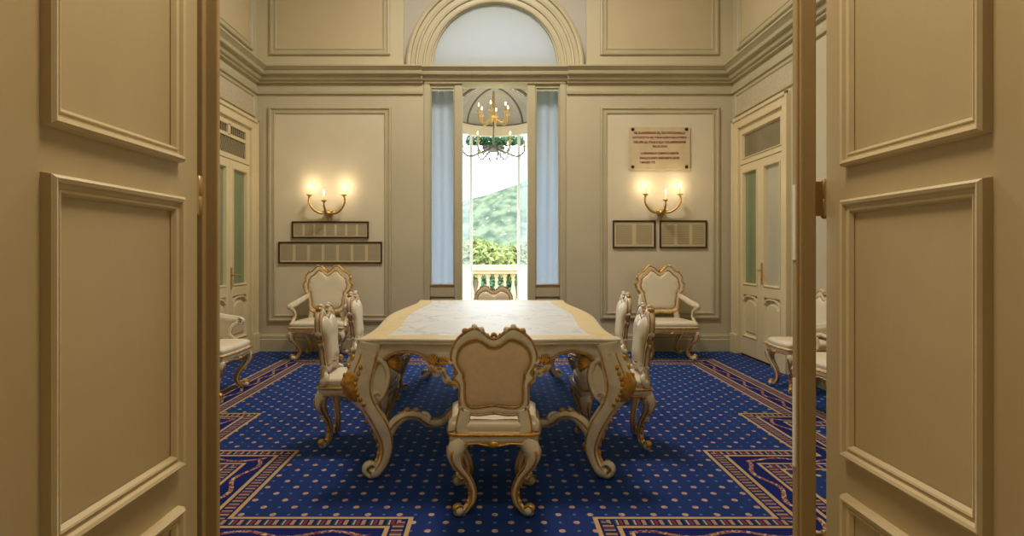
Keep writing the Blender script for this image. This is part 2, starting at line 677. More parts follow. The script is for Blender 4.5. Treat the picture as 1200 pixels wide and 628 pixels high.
# back wall: side pieces, arched piece over the window
WIN = 0.945
ARC_R, ARC_Z = 0.855, bz(75)
g = MB()
REC = 1.222
for s in (-1, 1):
    x0, x1 = sorted((s * WIN, s * 3.5))
    g.box((x0, WY, -0.2), (x1, WY + 0.3, 3.62), 0)
    x0, x1 = sorted((s * REC, s * 3.5))
    g.box((x0, WY, 3.62), (x1, WY + 0.3, CZ + 0.2), 1)
tp = CZ + 0.2
arc = [(ARC_R * math.cos(PI * i / 40), ARC_Z + ARC_R * math.sin(PI * i / 40)) for i in range(41)]
box_out = []
for (x, z) in arc:                                   # project each arch point on the rectangle around it
    dx, dz = x, z - ARC_Z
    k = min(REC / abs(dx) if abs(dx) > 1e-6 else 1e9, (tp - ARC_Z) / dz if dz > 1e-6 else 1e9)
    box_out.append((dx * k, ARC_Z + dz * k))
fw, bw = WY + 0.05, WY + 0.30
ring = [[(x, fw, z) for x, z in arc], [(x, fw, z) for x, z in box_out], [(x, bw, z) for x, z in box_out], [(x, bw, z) for x, z in arc]]
g.loops(ring + [ring[0]], 2, closed=False, smooth=False)
g.box((-REC, fw, 3.60), (-ARC_R, bw, ARC_Z), 2)
g.box((ARC_R, fw, 3.60), (REC, bw, ARC_Z), 2)
struct(g.build('wall_back', [M['wall'], M['wall_up'], M['spandrel']]))


def side_wall(name, s):
    g = MB()
    x0, x1 = sorted((s * SX, s * (SX + 0.3)))
    g.box((x0, 2.05, -0.2), (x1, 6.74, 3.62), 0)
    g.box((x0, 7.98, -0.2), (x1, 8.5, 3.62), 0)
    g.box((x0, 6.74, 2.98), (x1, 7.98, 3.62), 0)
    g.box((x0, 2.05, 3.62), (x1, 8.5, CZ + 0.2), 1)
    x0, x1 = sorted((s * (SX + 0.16), s * (SX + 0.3)))
    g.box((x0, 6.74, -0.2), (x1, 7.98, 2.98), 0)      # the dark closed passage behind the door
    return struct(g.build(name, [M['wall'], M['wall_up']]))


side_wall('wall_left', -1)
side_wall('wall_right', 1)

g = MB()
g.box((-3.5, 2.05, -0.2), (-1.05, 2.25, CZ + 0.2))
g.box((1.26, 2.05, -0.2), (3.5, 2.25, CZ + 0.2))
g.box((-1.05, 2.05, 2.95), (1.26, 2.25, CZ + 0.2))
struct(g.build('wall_front', M['wall']))
g = MB()                                              # the hall the camera stands in
g.box((-2.0, -2.1, -0.2), (-1.85, 2.05, 3.5))
g.box((1.85, -2.1, -0.2), (2.0, 2.05, 3.5))
g.box((-2.0, -2.2, -0.2), (2.0, -2.1, 3.5))
struct(g.build('wall_hall', M['wall']))
g = MB()
g.box((-2.0, -2.2, 3.45), (2.0, 2.05, 3.6))
struct(g.build('ceiling_hall', M['ceil']))

# ---- cornice
CPROF = [(0.0, 3.42), (0.03, 3.425), (0.035, 3.46), (0.012, 3.475), (0.012, 3.565), (0.055, 3.568), (0.055, 3.595), (0.085, 3.60), (0.10, 3.625), (0.10, 3.655), (0.15, 3.66), (0.16, 3.69),
         (0.15, 3.70), (0.19, 3.735), (0.205, 3.745), (0.205, 3.762), (0.0, 3.772)]
CP2 = [(0.012, 3.585), (0.055, 3.59), (0.085, 3.60), (0.10, 3.625), (0.10, 3.655), (0.15, 3.66), (0.16, 3.69), (0.15, 3.70), (0.19, 3.735), (0.205, 3.745), (0.205, 3.762), (0.0, 3.772), (-0.05, 3.772), (-0.05, 3.585)]


def cornice_x(g, prof, x0, x1, y):
    g.loops([[(x0, y - d, z) for d, z in prof], [(x1, y - d, z) for d, z in prof]], 0, smooth=False, cap0=True, cap1=True)


def cornice_y(g, prof, y0, y1, s):
    g.loops([[(s * (SX - d), y0, z) for d, z in prof], [(s * (SX - d), y1, z) for d, z in prof]], 0, smooth=False, cap0=True, cap1=True)


g = MB()
cornice_x(g, CPROF, -SX, -0.96, WY)
cornice_x(g, CPROF, 0.96, SX, WY)
cornice_x(g, CP2, -0.96, 0.96, WY + 0.03)
g.box((-0.96, WY + 0.02, 3.575), (0.96, WY + 0.28, 3.77))
struct(g.build('trim_1', M['trim']), 'stepped cornice along the back wall')
for i, s in enumerate((-1, 1)):
    g = MB()
    cornice_y(g, CPROF, 2.3, WY, s)
    struct(g.build('trim_%d' % (2 + i), M['trim']), 'stepped cornice along the %s wall' % ('left', 'right')[i])

# ---- archivolt around the lunette
g = MB()
prof = [(0.0, 0.0), (0.004, 0.035), (0.022, 0.040), (0.030, 0.028), (0.075, 0.030), (0.082, 0.058), (0.10, 0.062), (0.112, 0.044), (0.17, 0.046), (0.176, 0.072), (0.20, 0.078), (0.215, 0.055), (0.262, 0.058), (0.270, 0.095), (0.30, 0.105), (0.325, 0.095), (0.34, 0.05), (0.345, 0.0)]
L = []
for i in range(49):
    th = PI * i / 48
    L.append([((ARC_R + d) * math.cos(th), fw - h, ARC_Z - 0.02 + (ARC_R + d) * math.sin(th)) for d, h in prof])
g.loops(L, 0, closed=False, smooth=False)
struct(g.build('trim_4', M['trim']), 'moulded arch around the lunette window')

# ---- wall panels
PAN = [(0.0, 0.0), (0.008, 0.030), (0.030, 0.034), (0.040, 0.016), (0.068, 0.014), (0.078, 0.024), (0.092, 0.020), (0.098, 0.004)]


def wall_panel(idx, x0, x1, z0, z1, field, label):
    g = MB()
    t3 = lambda u, v, h: (u, WY - h, v)
    g.frame(t3, x0, x1, z0, z1, PAN, 0)
    d = 0.098
    g.quad(t3(x0 + d, z0 + d, 0.004), t3(x1 - d, z0 + d, 0.004), t3(x1 - d, z1 - d, 0.004), t3(x0 + d, z1 - d, 0.004), 1)
    struct(g.build('trim_%d' % idx, [M['trim'], field]), label)


wall_panel(5, bx(314.5), bx(459), bz(377), bz(125), M['field'], 'tall cream wall panel left of the window')
wall_panel(6, bx(703), bx(843), bz(374), bz(125), M['field'], 'tall cream wall panel right of the window')
wall_panel(7, bx(316), bx(457.5), bz(65), 5.5, M['field_up'], 'upper wall panel left of the arch')
wall_panel(8, bx(703), bx(842), bz(65), 5.5, M['field_up'], 'upper wall panel right of the arch')
for i, s in enumerate((-1, 1)):
    # upper panels and frieze strips of the side walls
    g = MB()
    t3 = lambda u, v, h, s=s: (s * (SX - h), u, v)
    g.frame(t3, 5.2, 8.02, bz(65), 5.5, PAN, 0)
    g.quad(t3(5.3, bz(65) + .1, .004), t3(7.92, bz(65) + .1, .004), t3(7.92, 5.4, .004), t3(5.3, 5.4, .004), 1)
    g.frame(t3, 6.5, 8.12, 3.10, 3.40, [(0, 0), (0.004, 0.02), (0.03, 0.02), (0.045, 0.004)], 0)
    g.quad(t3(6.545, 3.145, .004), t3(8.075, 3.145, .004), t3(8.075, 3.355, .004), t3(6.545, 3.355, .004), 2)
    struct(g.build('trim_%d' % (9 + i), [M['trim'], M['field_up'], M['frieze']]), 'panelled upper part of the %s wall' % ('left', 'right')[i])

# ---- baseboards
BP = [(0.0, 0.0), (0.045, 0.0), (0.045, 0.155), (0.035, 0.165), (0.035, 0.20), (0.022, 0.21), (0.018, 0.225), (0.0, 0.23)]
g = MB()
for x0, x1 in ((-SX, -WIN), (WIN, SX)):
    cornice_x(g, BP, x0, x1, WY)
struct(g.build('baseboard_back', M['trim']))
for s, nm in ((-1, 'left'), (1, 'right')):
    g = MB()
    cornice_y(g, BP, 2.3, 6.60, s)
    struct(g.build('baseboard_' + nm, M['trim']))

# ---- window 1: tall french window with two side casements
w = empty('window_1', (0, WY, 0))
struct(w, 'tall french window with an open middle and two casements')
g = MB()
fz = 3.58
for s in (-1, 1):
    def bxs(xa, xb, ya, yb, za, zb, mi=0):
        a, b = sorted((s * xa, s * xb))
        g.box((a, ya, za), (b, yb, zb), mi)
    bxs(0.865, 0.945, -0.02, 0.18, 0, fz)             # outer casing
    bxs(0.435, 0.54, -0.005, 0.13, 0, fz)             # inner stile
    bxs(0.54, 0.865, 0.01, 0.10, 3.515, fz)           # top rail
    bxs(0.54, 0.865, 0.01, 0.10, 0.72, 0.885)         # bottom rail under the pane
    bxs(0.54, 0.865, 0.04, 0.08, 0.0, 0.72)           # lower board
g.box((-0.945, -0.03, fz - 0.02), (0.945, 0.16, fz + 0.03))
fr = g.build('window_frame', M['trim'], w, bevel=0.006)
for s in (-1, 1):
    g = MB()
    a, b = sorted((s * 0.545, s * 0.86))
    g.frame(lambda u, v, h: (u, 0.04 - h, v), a, b, 0.10, 0.70, [(0, 0), (0.01, 0.02), (0.03, 0.02), (0.045, 0.0)])
    g.build('lower_panel', M['trim'], w)
    g = MB()
    g.frame(lambda u, v, h: (u, 0.01 - h, v), a - .006, b + .006, 0.875, 3.522, [(0, 0), (0.004, 0.018), (0.014, 0.018), (0.022, -0.03)])
    g.build('glazing_bead', M['trim'], w)
    g = MB()
    g.box((a, 0.050, 0.88), (b, 0.056, 3.52))
    g.build('pane', M['glass'], w)


def curtain(s, label):
    g = MB()
    n = 60
    L = []
    for z in [0.1 + 3.42 * i / 6 for i in range(7)]:
        row = []
        for j in range(n + 1):
            t = j / n
            x = s * (0.47 + 0.46 * t)
            y = WY + 0.215 + 0.010 * math.sin(t * 2 * PI * 3.5 + 0.4 * math.sin(z)) + 0.004 * math.sin(t * 31 + 1.3)
            row.append((x, y, z))
        L.append(row)
    g.loops(L, 0, closed=False)
    o = g.build('sheer_curtain', M['sheer'], fix=False)
    md = o.modifiers.new('thick', 'SOLIDIFY')
    md.thickness = 0.0015
    tag(o, label, 'curtain')


curtain(-1, 'pale blue sheer curtain behind the left casement of the french window')
curtain(1, 'pale blue sheer curtain behind the right casement of the french window')

# ---- window 2: frosted lunette
w2 = empty('window_2', (0, WY, ARC_Z))
struct(w2, 'frosted half-round lunette window above the french window')
g = MB()
L = []
for i in range(49):
    th = PI * i / 48
    L.append([((ARC_R - d) * math.cos(th), y, (ARC_R - d) * math.sin(th)) for d, y in ((0, 0.05), (0.022, 0.05), (0.022, 0.16), (0, 0.16))])
g.loops(L, 0, smooth=False)
g.box((-ARC_R, 0.03, -0.05), (ARC_R, 0.18, 0.0))
g.build('window_frame', M['trim'], w2)
g = MB()
pts = [((ARC_R - 0.01) * math.cos(PI * i / 40), (ARC_R - 0.01) * math.sin(PI * i / 40)) for i in range(41)]
g.prism(pts, lambda u, v, h: (u, h, v), 0.10, 0.106)
g.build('pane', M['lunette'], w2)

# ------------------------------------------------------------------ side doors


def side_door(name, s, label, vents, panes):
    d = empty(name, (s * SX, 0, 0))
    struct(d, label)
    Y0, YM, Y1 = 6.75, 7.36, 7.97
    t3 = lambda u, v, h: (-s * h, u, v)

    def bx3(u0, u1, v0, v1, h0, h1, mi=0, G=None):
        a, b = sorted((-s * h0, -s * h1))
        G.box((a, u0, v0), (b, u1, v1), mi)
    g = MB()
    for (u0, u1, v0, v1) in ((Y0 - .15, Y0, 0, 3.05), (Y1, Y1 + .17, 0, 3.05), (Y0, Y1, 2.92, 3.05)):
        bx3(u0, u1, v0, v1, -0.02, 0.035, G=g)
    for (u0, u1, v0, v1) in ((Y0 - .15, Y0 - .11, 0, 3.06), (Y1 + .13, Y1 + .17, 0, 3.06), (Y0 - .15, Y1 + .17, 3.02, 3.06)):
        bx3(u0, u1, v0, v1, 0.03, 0.055, G=g)
    for (u0, u1) in ((Y0 - .16, Y0), (Y1, Y1 + .18)):
        bx3(u0, u1, 0, 0.25, 0.03, 0.065, G=g)        # plinth blocks
    g.build('door_frame', M['door'], d, bevel=0.006)
    # transom
    g = MB()
    if vents:
        bx3(Y0, Y1, 2.44, 2.92, -0.05, -0.03, G=g)
        for (u0, u1, v0, v1) in ((Y0, Y0 + .1, 2.44, 2.92), (Y1 - .12, Y1, 2.44, 2.92), (Y0 + .1, Y1 - .12, 2.84, 2.92), (Y0 + .1, Y1 - .12, 2.70, 2.74), (Y0 + .1, Y1 - .12, 2.44, 2.50), (YM - .03, YM + .03, 2.72, 2.86)):
            bx3(u0, u1, v0, v1, -0.04, 0.0, G=g)
        g.build('transom', M['door'], d, bevel=0.004)
        for (u0, u1, v0, v1, k) in ((Y0 + .1, YM - .03, 2.74, 2.84, 8), (YM + .03, Y1 - .12, 2.74, 2.84, 8), (Y0 + .1, Y1 - .12, 2.50, 2.70, 22)):
            g = MB()
            bx3(u0, u1, v0, v1, -0.028, -0.024, 0, G=g)
            for i in range(k):
                u = u0 + (u1 - u0) * (i + .5) / k
                hw = (u1 - u0) / k * 0.22
                sh = 0.0 if v1 - v0 < 0.12 else 0.05
                a = [t3(u - hw + sh, v1, -0.012), t3(u + hw + sh, v1, -0.012), t3(u + hw - sh, v0, -0.012), t3(u - hw - sh, v0, -0.012)]
                b = [t3(u - hw + sh, v1, -0.024), t3(u + hw + sh, v1, -0.024), t3(u + hw - sh, v0, -0.024), t3(u - hw - sh, v0, -0.024)]
                g.loops([a, b], 1, smooth=False, cap0=True, cap1=True)
            g.build('vent_grille', [M['dark'], M['grille']], d)
    else:
        for (u0, u1, v0, v1) in ((Y0, Y0 + .06, 2.44, 2.92), (Y1 - .06, Y1, 2.44, 2.92), (Y0 + .06, Y1 - .06, 2.84, 2.92), (Y0 + .06, Y1 - .06, 2.44, 2.50)):
            bx3(u0, u1, v0, v1, -0.045, 0.0, G=g)
        g.frame(t3, Y0 + .06, Y1 - .06, 2.50, 2.84, [(0, 0), (0.006, 0.012), (0.016, 0.012), (0.03, -0.03)])
        tr = g.build('transom', M['door'], d, bevel=0.003)
        g = MB()
        bx3(Y0 + .06, Y1 - .06, 2.50, 2.84, -0.03, -0.024, G=g)
        g.build('pane', M[panes[0]], tr)
    for k, (u0, u1) in enumerate(((YM + .002, Y1 - .004), (Y0 + .004, YM - .002))):
        g = MB()
        st = 0.09
        for (a0, a1, v0, v1) in ((u0, u0 + st, .02, 2.43), (u1 - st, u1, .02, 2.43), (u0 + st, u1 - st, 2.34, 2.43), (u0 + st, u1 - st, .78, .905), (u0 + st, u1 - st, .02, .24)):
            bx3(a0, a1, v0, v1, -0.045, 0.0, G=g)
        bx3(u0 + st, u1 - st, .24, .78, -0.04, -0.03, G=g)
        leaf = g.build('door_leaf', M['door'], d, bevel=0.004)
        g = MB()
        # lower panel with an eared arched head
        uc, hw = (u0 + u1) / 2, (u1 - u0) / 2 - st - 0.0
        def loop(dd, h):
            w_ = hw - dd
            top = 0.775 - dd
            bot = 0.245 + dd
            pl = [(uc - w_, bot), (uc + w_, bot), (uc + w_, top - .06), (uc + w_ * .8, top - .045)]
            pl += [(uc + w_ * .8 * math.cos(a), top - .045 + .045 * math.sin(a)) for a in (0.4, 0.9, 1.3)]
            pl += [(uc + w_ * .8 * math.cos(PI - a), top - .045 + .045 * math.sin(a)) for a in (1.3, 0.9, 0.4)]
            pl += [(uc - w_ * .8, top - .045), (uc - w_, top - .06)]
            return [t3(a, b, h) for a, b in pl]
        g.loops([loop(0, -.03), loop(0, .004), loop(.012, .008), loop(.03, -.024), loop(.05, -.024), loop(.075, -.008)], 0, smooth=False, cap1=True)
        g.build('lower_panel', M['door'], leaf)
        g = MB()
        g.frame(t3, u0 + st, u1 - st, .905, 2.34, [(0, 0), (0.004, 0.010), (0.012, 0.010), (0.024, -0.03)])
        g.build('glazing_bead', M['door'], leaf)
        g = MB()
        bx3(u0 + st, u1 - st, .905, 2.34, -0.032, -0.026, G=g)
        g.build('pane', M[panes[1 + k]], leaf)
        if (k == 1) == (s > 0):
            uh = YM - .045 if s > 0 else YM + .045
            g = MB()
            zc = 1.06 if s > 0 else 1.0
            bx3(uh - .02, uh + .02, zc - .13, zc + .13, 0.0, 0.008, G=g)
            dirn = -1 if s > 0 else 1
            g.tube([t3(uh, zc + .04, .005), t3(uh, zc + .04, .05), t3(uh + dirn * .02, zc + .04, .058), t3(uh + dirn * .11, zc + .035, .058)], .009, n=8)
            g.ball(t3(uh, zc - .06, .01), .011)
            tag(g.build('door_handle', M['brass'], leaf, bevel=0.002), 'brass lever handle')
    return d


side_door('door_1', -1, 'cream double door with vent grilles in the left wall', True, ('pane_green', 'pane_green', 'pane_green'))
side_door('door_2', 1, 'cream double door with glazed transom in the right wall', False, ('pane_taupe', 'pane_green', 'pane_pale'))

# ------------------------------------------------------------------ the two open leaves at the camera
LM = [(0.0, 0.0), (0.003, 0.020), (0.010, 0.027), (0.018, 0.024), (0.022, 0.014), (0.030, 0.013), (0.033, 0.017), (0.038, 0.015), (0.044, 0.002)]


def near_leaf(name, X, s, Y0, Y1, label):
    """s: +1 the leaf faces +x (left leaf)"""
    d = empty(name, (X, Y1, 0))
    struct(d, label)
    g = MB()
    a, b = sorted((0, -s * 0.045))
    g.box((a, Y0 - Y1, 0.012), (b, 0, 2.80))
    g.build('door_leaf', M['leaf'], d, bevel=0.004)
    t3 = lambda u, v, h: (s * h, u - Y1, v)
    ins = 0.115
    for (v0, v1) in ((0.14, 0.585), (0.695, 1.462), (1.556, 2.62)):
        g = MB()
        g.frame(t3, Y0 + ins, Y1 - ins, v0, v1, LM)
        g.build('panel_moulding', M['leaf_trim'], d)
    for zc in (0.35, 1.475, 2.5):
        g = MB()
        g.lathe([(0.004, -.064), (.011, -.06), (.011, -.002), (.009, 0), (.011, .002), (.011, .06), (.004, .064)], (-s * .006, 0.018, zc), 12)
        g.box((min(0.0, -s * .03), -0.004, zc - .055), (max(0.0, -s * .03), 0.016, zc + .055))
        if X > 0:
            g.box((-.06, .014, zc - .055), (.0, .019, zc + .055))
        g.build('hinge', M['steel'], d)
    return d


near_leaf('door_3', -0.90, 1, 1.10, 1.86, 'open panelled door leaf at the left edge of the photo')
near_leaf('door_4', 1.05, -1, 1.18, 1.95, 'open panelled door leaf at the right edge of the photo')
g = MB()
g.box((-0.985, 1.905, 0), (-0.905, 1.96, 2.95))
g.box((-0.985, 1.925, 0), (-0.869, 1.945, 2.95))
struct(g.build('trim_11', M['jamb'], bevel=0.004), 'left post of the doorway')
g = MB()
g.box((0.968, 1.945, 0), (1.018, 2.0, 2.95))
g.box((0.960, 1.955, 0), (0.970, 1.985, 2.95))
p = g.build('trim_12', M['jamb'], bevel=0.004)
struct(p, 'right post of the doorway')
g = MB()
g.box((0.956, 1.957, 0.62), (0.9605, 1.975, 0.90))
g.box((0.956, 1.957, 1.28), (0.9605, 1.975, 1.52))
g.build('strike_plate', M['chip'], p)
g = MB()
g.box((-0.955, 1.885, 2.81), (1.06, 2.05, 2.95))
struct(g.build('trim_13', M['jamb'], bevel=0.004), 'head of the doorway')

# ------------------------------------------------------------------ carpet
CX = 0.04
g = MB()
ZC = 0.0
g.box((-SX + .005, 2.26, -0.009), (SX - .005, WY - .005, ZC), 0)
half = [(2.27, 7.2), (2.27, 5.0), (1.935, 5.0), (1.935, 4.06), (1.33, 4.06), (1.33, 3.03), (0.44, 3.03), (0.44, 2.65)]
inner = [(CX - x, y) for x, y in half[::-1]] + [(CX + x, y) for x, y in half]
BW = 0.37


def off(path, d):
    out = []
    n = len(path)
    for i, (x, y) in enumerate(path):
        def nrm(p, q):
            dx, dy = q[0] - p[0], q[1] - p[1]
            l = math.hypot(dx, dy)
            return (-dy / l, dx / l)
        n1 = nrm(path[i - 1], path[i]) if i else None
        n2 = nrm(path[i], path[i + 1]) if i < n - 1 else None
        nx = ny = 0
        if n1 and n2:
            nx, ny = n1[0] + n2[0], n1[1] + n2[1]
        else:
            nx, ny = n1 or n2
        out.append((x + nx * d, y + ny * d))
    return out


outer = off(inner, BW)
u = 0.0
for i in range(len(inner) - 1):
    L_ = math.hypot(inner[i + 1][0] - inner[i][0], inner[i + 1][1] - inner[i][1])
    k = g.add([(*inner[i], ZC + .0012), (*inner[i + 1], ZC + .0012), (*outer[i + 1], ZC + .0012), (*outer[i], ZC + .0012)])
    g.face((k, k + 1, k + 2, k + 3), 1)
    dxy = ((inner[i + 1][0] - inner[i][0]) / L_, (inner[i + 1][1] - inner[i][1]) / L_)
    e0 = (outer[i][0] - inner[i][0]) * dxy[0] + (outer[i][1] - inner[i][1]) * dxy[1]
    e1 = (outer[i + 1][0] - inner[i][0]) * dxy[0] + (outer[i + 1][1] - inner[i][1]) * dxy[1]
    g.uv[len(g.f) - 1] = ((u, 0), (u + L_, 0), (u + e1, BW), (u + e0, BW))
    u += L_
tag(g.build('carpet', [M['carpet'], M['band']], fix=False), 'royal blue dotted carpet with a stepped tan and red border covering the whole floor', 'carpet')


# ------------------------------------------------------------------ furniture helpers
def cab_leg(g, x, y, dx, dy, top, sc=1.0, r0=0.032, gold=1, white=0, foot_out=0.045):
    """cabriole leg leaning in the vertical plane (dx,dy)"""
    l = math.hypot(dx, dy)
    dx, dy = dx / l, dy / l
    ctrl = [(-0.012, 1.0, 1.3), (0.016, 0.90, 1.3), (0.024, 0.79, 1.08), (0.004, 0.66, 0.80), (-0.042, 0.50, 0.58), (-0.070, 0.32, 0.50),
            (-0.062, 0.17, 0.46), (-0.030, 0.075, 0.52), (0.006, 0.055, 0.5)]
    P = spline(ctrl, 4)
    pts = [(x + dx * o * sc, y + dy * o * sc, z * top) for o, z, _ in P]
    rr = [r * r0 for _, _, r in P]
    nrm = (-dy, dx, 0)
    g.tube(pts, rr, white, 10, normal=nrm, rb=[q * 0.95 for q in rr], sq=0.8)
    # gilded edge on the inner and the outer side of the curve
    for sg, lo, hi in ((1, 4, 30), (-1, 6, 28)):
        e = ([], [])
        for i in range(lo, min(hi, len(P))):
            o, z, r = P[i]
            for q, sn in enumerate((-1, 1)):
                w_ = sg * r * r0 * 0.76
                e[q].append((x + dx * (o * sc + w_) - dy * sn * r * r0 * .72, y + dy * (o * sc + w_) + dx * sn * r * r0 * .72, z * top))
        for q in e:
            g.tube(q, 0.0068 * sc, gold, 6)
    # acanthus bumps up the shin
    for i in range(12, 27, 3):
        o, z, r = P[i]
        g.ball((x + dx * (o * sc + r * r0), y + dy * (o * sc + r * r0), z * top), (0.011 * sc, 0.011 * sc, 0.014 * sc), gold, 7, 4)
    # scroll foot
    fx, fy = x + dx * (0.004 * sc), y + dy * (0.004 * sc)
    g.ball((fx, fy, 0.028 * sc), (0.027 * sc, 0.027 * sc, 0.028 * sc), white, 10, 6)
    g.spiral((fx + dx * .006, fy + dy * .006, 0.036 * sc), (dx, dy, 0), (0, 0, 1), 0.026 * sc, 1.1, 0.007 * sc, gold, PI * .9, rb=0.022 * sc, sgn=-1)
    # knee volute
    o, z, r = P[14]
    g.spiral((x + dx * (o * sc + .014), y + dy * (o * sc + .014), z * top - 0.02), (dx, dy, 0), (0, 0, 1), 0.022 * sc, 1.0, 0.007 * sc, white, 0.5, rb=0.016 * sc)


def resample(path, n):
    P = [Vector(p) for p in path]
    P.append(P[0])
    d = [0]
    for i in range(1, len(P)):
        d.append(d[-1] + (P[i] - P[i - 1]).length)
    out = []
    k = 0
    for i in range(n):
        t = d[-1] * i / n
        while d[k + 1] < t:
            k += 1
        out.append(P[k].lerp(P[k + 1], (t - d[k]) / max(1e-9, d[k + 1] - d[k])))
    return out


def mirror(halfpts):
    """closed loop from a half outline running bottom centre... -> given from top centre to bottom centre on the -x side"""
    left = list(halfpts)
    right = [(-x, z) for x, z in halfpts[::-1] if abs(x) > 1e-6]
    return left + right


def back_parts(root, outer_h, inner_h, y0, z0, lean, thick, plump, per=5, gr=.0062, gm='gold_dull'):
    """carved cartouche back: frame, front cushion, rear panel"""
    O = spline(mirror(outer_h), per, True)
    I = spline(mirror(inner_h), per, True)
    assert len(O) == len(I)
    T = lambda x, z, h: (x, y0 - (z - z0) * lean + h, z)
    mid = [((a[0] + b[0]) / 2, (a[1] + b[1]) / 2) for a, b in zip(O, I)]
    lerp = lambda k: [(a[0] * (1 - k) + b[0] * k, a[1] * (1 - k) + b[1] * k) for a, b in zip(O, I)]
    g = MB()
    prof = [(0.0, thick * .55), (0.15, thick * .9), (0.5, thick), (0.85, thick * .9), (1.0, thick * .55),
            (1.0, -thick * .55), (0.85, -thick * .8), (0.5, -thick * .9), (0.15, -thick * .8), (0.0, -thick * .55)]
    g.loops([[T(x, z, h) for x, z in lerp(k)] for k, h in prof], 0, ring=True)
    for k, hh in ((0.06, thick * .75), (0.97, thick * .75), (0.06, -thick * .7), (0.93, -thick * .75)):
        g.tube([T(x, z, hh) for x, z in lerp(k)], gr, 1, 6, closed=True)
    # carved leaves: bumps on shoulders, ears and the crest
    n = len(outer_h)
    for i, (x, z) in enumerate(outer_h):
        for sx in (-1, 1):
            if i in ((2, 3, 4, 7, 8, 12) if n < 18 else (2, 3, 6, 7, 9, 10, 12, 15)):
                c = T(sx * x, z, 0)
                g.ball((c[0], c[1], c[2]), (0.016, thick * 1.15, 0.018), 1 if i in (4, 8, 6, 9, 15) else 0, 8, 5)
    zt = outer_h[0][1]
    for sx in (-1, 1):
        c = T(sx * 0.030, zt + 0.012, 0)
        g.spiral(c, (sx, 0, 0), (0, -lean, 1), 0.020, 1.0, 0.007, 1, PI, rb=thick * .7)
    c = T(0, zt + 0.004, 0)
    for k in range(-2, 3):
        a = k * 0.5
        g.ball((c[0] + 0.014 * math.sin(a), c[1], c[2] + 0.014 * math.cos(a)), (0.006, thick, 0.012), 1, 7, 4)
    zb = outer_h[-1][1]
    c = T(0, zb + .006, 0)
    g.ball(c, (0.03, thick * 1.1, 0.012), 1, 8, 5)
    tag(g.build('back_frame', [M['white'], M[gm]], root), 'carved ivory frame with gilded edges')
    zc = sum(z for _, z in I) / len(I)
    g = MB()
    L = []
    for k, h in ((1.0, thick * .4), (0.985, thick * .4 + plump * .35), (0.94, thick * .4 + plump * .62), (0.82, thick * .4 + plump * .86), (0.6, thick * .4 + plump * .98), (0.3, thick * .4 + plump), (0.02, thick * .4 + plump)):
        L.append([T(x * k, zc + (z - zc) * k, h) for x, z in I])
    g.loops(L, 0, cap1=True)
    tag(g.build('back_cushion', M['leather'], root), 'ivory leather cushion of the backrest')
    g = MB()
    L = []
    for k, h in ((1.0, -thick * .4), (0.95, -thick * .55), (0.8, -thick * .7), (0.4, -thick * .75), (0.02, -thick * .75)):
        L.append([T(x * k, zc + (z - zc) * k, h) for x, z in I])
    g.loops(L, 0, cap1=True)
    tag(g.build('back_panel', M['backcloth'], root), 'taupe cloth on the rear of the backrest')


def seat_loop(wf, wr, yf, yr, z, d=0.0, n=10, bow=0.02):
    """rounded trapezoid plan, front bowed"""
    pts = []
    cs = [(-wr + d, yr + d), (wr - d, yr + d), (wf - d, yf - d), (-wf + d, yf - d)]
    R = 0.045
    for i, (x, y) in enumerate(cs):
        p = Vector((x, y))
        a = Vector(cs[i - 1]) - p
        b = Vector(cs[(i + 1) % 4]) - p
        a.normalize()
        b.normalize()
        for k in range(6):
            t = k / 5
            q = (p + a * R) * (1 - t) ** 2 + p * 2 * t * (1 - t) + (p + b * R) * t ** 2
            pts.append((q.x, q.y, z))
        # mid points of the edge
        nx = Vector(cs[(i + 1) % 4])
        for t in (0.25, 0.5, 0.75):
            q = (p + b * R).lerp(nx - b * R, t)
            if i == 2:
                q.y += bow * math.sin(PI * t)
            pts.append((q.x, q.y, z))
    return pts


def scallop(loop, z, amp, lobes=3):
    """lower edge of an apron: drops between the legs in a carved scallop"""
    n = len(loop)
    out = []
    for i, (x, y, _) in enumerate(loop):
        t = (i % 9) / 9.0
        drop = 0.0
        k = i % 9
        if k in (6, 8):
            drop = -0.25
        elif k == 7:
            drop = -1.0
        elif k in (0, 5):
            drop = -0.5
        else:
            drop = -1.1
        out.append((x, y, z + amp * drop))
    return out


def make_seat(root, wf, wr, yf, yr, z_rail, z_gold, z_top, apron):
    g = MB()
    A = seat_loop(wf, wr, yf, yr, z_gold)
    low = scallop(A, z_rail, apron)
    inn = [(x * .86, y * .86, z + .012) for x, y, z in low]
    g.loops([inn, low, seat_loop(wf + .004, wr + .004, yf + .004, yr - .004, (z_rail + z_gold) / 2), A], 0)
    g.loops([A, seat_loop(wf, wr, yf, yr, z_gold + .012, .01)], 0, cap1=True)
    g.tube([(x, y, z_gold) for x, y, _ in seat_loop(wf + .006, wr + .006, yf + .006, yr - .006, 0)], 0.0085, 1, 6, closed=True)
    g.tube([(x, y, z) for x, y, z in low], 0.006, 1, 6, closed=True)
    for (x, y, z) in (low[25], low[7], low[16], low[34]):
        g.ball((x, y, z + .012), (.030 if abs(y) > abs(x) else .012, .012 if abs(y) > abs(x) else .030, .016), 1, 9, 5)
    tag(g.build('seat_rail', [M['white'], M['gold']], root), 'carved ivory seat rail with gilded line')
    g = MB()
    L = []
    h = z_top - z_gold
    for d, k in ((0.012, 0.0), (0.004, 0.35), (0.006, 0.62), (0.028, 0.86), (0.075, 0.97), (0.13, 1.0)):
        L.append(seat_loop(wf, wr, yf, yr, z_gold + .01 + h * k, d))
    g.loops(L, 0, cap1=True)
    tag(g.build('seat_cushion', M['leather'], root), 'plump ivory leather seat')


